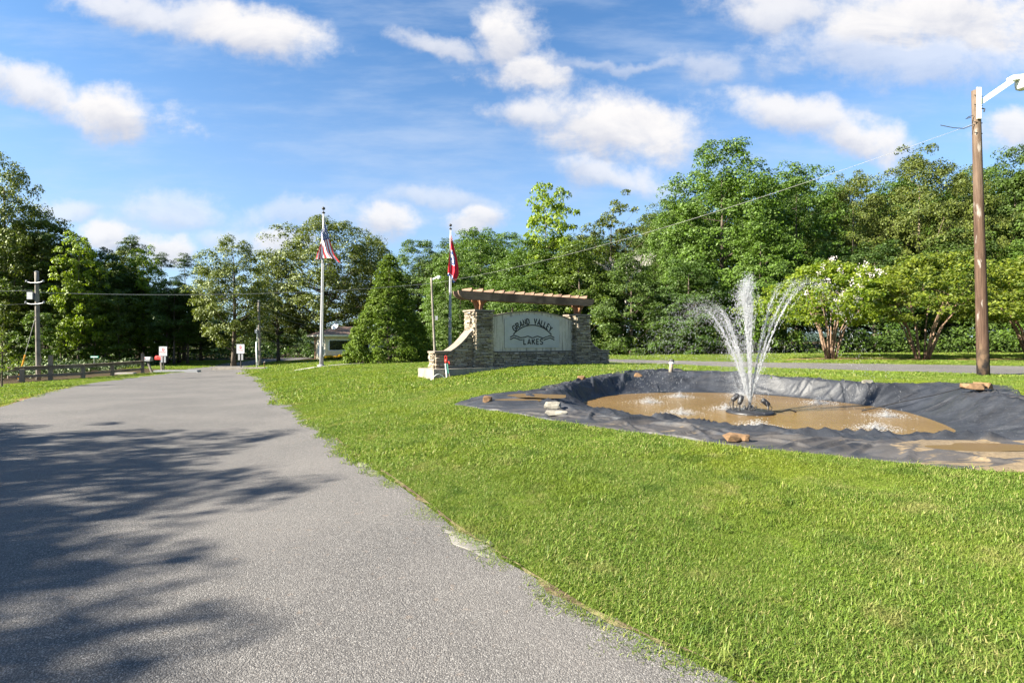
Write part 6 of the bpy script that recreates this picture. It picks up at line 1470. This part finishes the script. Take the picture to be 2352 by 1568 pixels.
def scatter(name, label, X, Y, sc, sources, seed):
    rng = np.random.default_rng(seed); n = len(X); me = bpy.data.meshes.new(name); me.vertices.add(n)
    me.vertices.foreach_set('co', np.stack([X, Y, H(X, Y)], -1).astype(np.float32).ravel())
    a = me.attributes.new('pick', 'INT', 'POINT'); a.data.foreach_set('value', rng.integers(0, len(sources), n).astype(np.int32))
    rot = np.zeros((n, 3), np.float32); rot[:, 2] = rng.uniform(0, 6.283, n); a = me.attributes.new('turn', 'FLOAT_VECTOR', 'POINT'); a.data.foreach_set('vector', rot.ravel())
    a = me.attributes.new('size', 'FLOAT', 'POINT'); a.data.foreach_set('value', sc.astype(np.float32))
    o = mesh_object(name, me, M['grass']); tag(o, label, 'grass', kind='stuff')
    c = bpy.data.collections.new(name + '_tufts')
    for s_ in sources: c.objects.link(s_)
    ng = bpy.data.node_groups.new(name, 'GeometryNodeTree'); ng.interface.new_socket('Geometry', in_out='INPUT', socket_type='NodeSocketGeometry'); ng.interface.new_socket('Geometry', in_out='OUTPUT', socket_type='NodeSocketGeometry')
    N, Lk = ng.nodes, ng.links; gi, go = N.new('NodeGroupInput'), N.new('NodeGroupOutput'); ci = N.new('GeometryNodeCollectionInfo'); ci.inputs[0].default_value = c; ci.inputs['Separate Children'].default_value = True; ci.inputs['Reset Children'].default_value = True
    ip = N.new('GeometryNodeInstanceOnPoints'); ip.inputs['Pick Instance'].default_value = True
    def na(nm, t): q = N.new('GeometryNodeInputNamedAttribute'); q.data_type = t; q.inputs[0].default_value = nm; return q.outputs[0]
    Lk.new(gi.outputs[0], ip.inputs['Points']); Lk.new(ci.outputs[0], ip.inputs['Instance']); Lk.new(na('pick', 'INT'), ip.inputs['Instance Index']); Lk.new(na('turn', 'FLOAT_VECTOR'), ip.inputs['Rotation']); Lk.new(na('size', 'FLOAT'), ip.inputs['Scale']); Lk.new(ip.outputs[0], go.inputs[0])
    o.modifiers.new('tufts', 'NODES').node_group = ng
def lawn_points(rng, n, d0, d1, margin, rad):
    """random lawn points between two distances from the viewer, off the roads, the liner and the footings"""
    y = np.sqrt(rng.uniform(d0 ** 2, d1 ** 2, n)); x = rng.uniform(-1.12, 1.12, n) * y + rng.uniform(-3.2, 3.2, n)
    ok = (y > 0)
    fr = np.array([mnoise.noise((a * 3.1, b * 3.1, 2.0)) for a, b in zip(x, y)]); dr = dist_line(LINE_R, x, y); inr = in_poly(ROADPOLY, x, y)
    ok &= np.where(inr, dr < margin * (.25 + 2.2 * np.clip(fr, -.1, 1)) * rng.uniform(.3, 1, n), dr > margin * np.clip(-fr - .12, 0, 1) * 2.2); ok &= ~in_poly(SIDEPOLY, x, y)
    ok &= np.hypot(x - PC[0], y - PC[1]) > ro_at(x, y) + rad * rng.uniform(.1, .9, n); ok &= ~in_poly(SIGNPOLY, x, y); ok &= forest_mask(x, y) < rng.uniform(.2, .8, n)
    ok &= dist_line(pc, x, y) > .75
    for (mx, my, mz) in MYRTLES: ok &= np.hypot((x - mx - .6) / 4.2, (y - my) / 1.5) > rng.uniform(.7, 1.1, n)
    dl = dist_line(LINE_L, x, y); ok &= ~((dl < rng.uniform(0, 1.2, n)) & (y > 12) & (y < 24))
    return x[ok], y[ok]
def lawn_size(rng, x, y):
    s_ = np.array([1 + .55 * mnoise.noise((a * .9, b * .9, 0)) + .3 * mnoise.noise((a * 3, b * 3, 5)) for a, b in zip(x, y)]); return np.clip(s_, .45, 1.7) * rng.uniform(.8, 1.2, len(x))
rg = np.random.default_rng(99)
x, y = lawn_points(rg, 22500, .3, 6.5, .14, .10); scatter('grass', 'short green lawn grass nearest the viewer', x, y, lawn_size(rg, x, y), [grass_source(i, .13, 110, .018, .046, .0040) for i in range(6)], 1)
x, y = lawn_points(rg, 30000, 6.2, 15, .10, .17); scatter('grass', 'short green lawn grass around the pond', x, y, lawn_size(rg, x, y), [grass_source(20 + i, .22, 110, .024, .056, .0078) for i in range(5)], 2)
x, y = lawn_points(rg, 26000, 14.5, 32, .12, .40); scatter('grass', 'short green lawn grass round the sign and the side road', x, y, lawn_size(rg, x, y), [grass_source(40 + i, .45, 110, .035, .075, .018) for i in range(4)], 3)
x, y = lawn_points(rg, 15000, 31, 62, .1, .8); scatter('grass', 'short green lawn grass far off before the woods and the gatehouse', x, y, lawn_size(rg, x, y), [grass_source(60 + i, .9, 130, .045, .085, .042) for i in range(3)], 4)
x, y = lawn_points(rg, 900, 1.8, 13, .02, .15); k = np.array([mnoise.noise((a * .8, b * .8, 12)) for a, b in zip(x, y)]) > .08
scatter('weeds', 'coarser darker tufts and weeds dotted through the near lawn', x[k], y[k], np.random.default_rng(4).uniform(.6, 1.3, int(k.sum())), [grass_source(80 + i, .07, 26, .05, .11, .0085) for i in range(4)], 9)
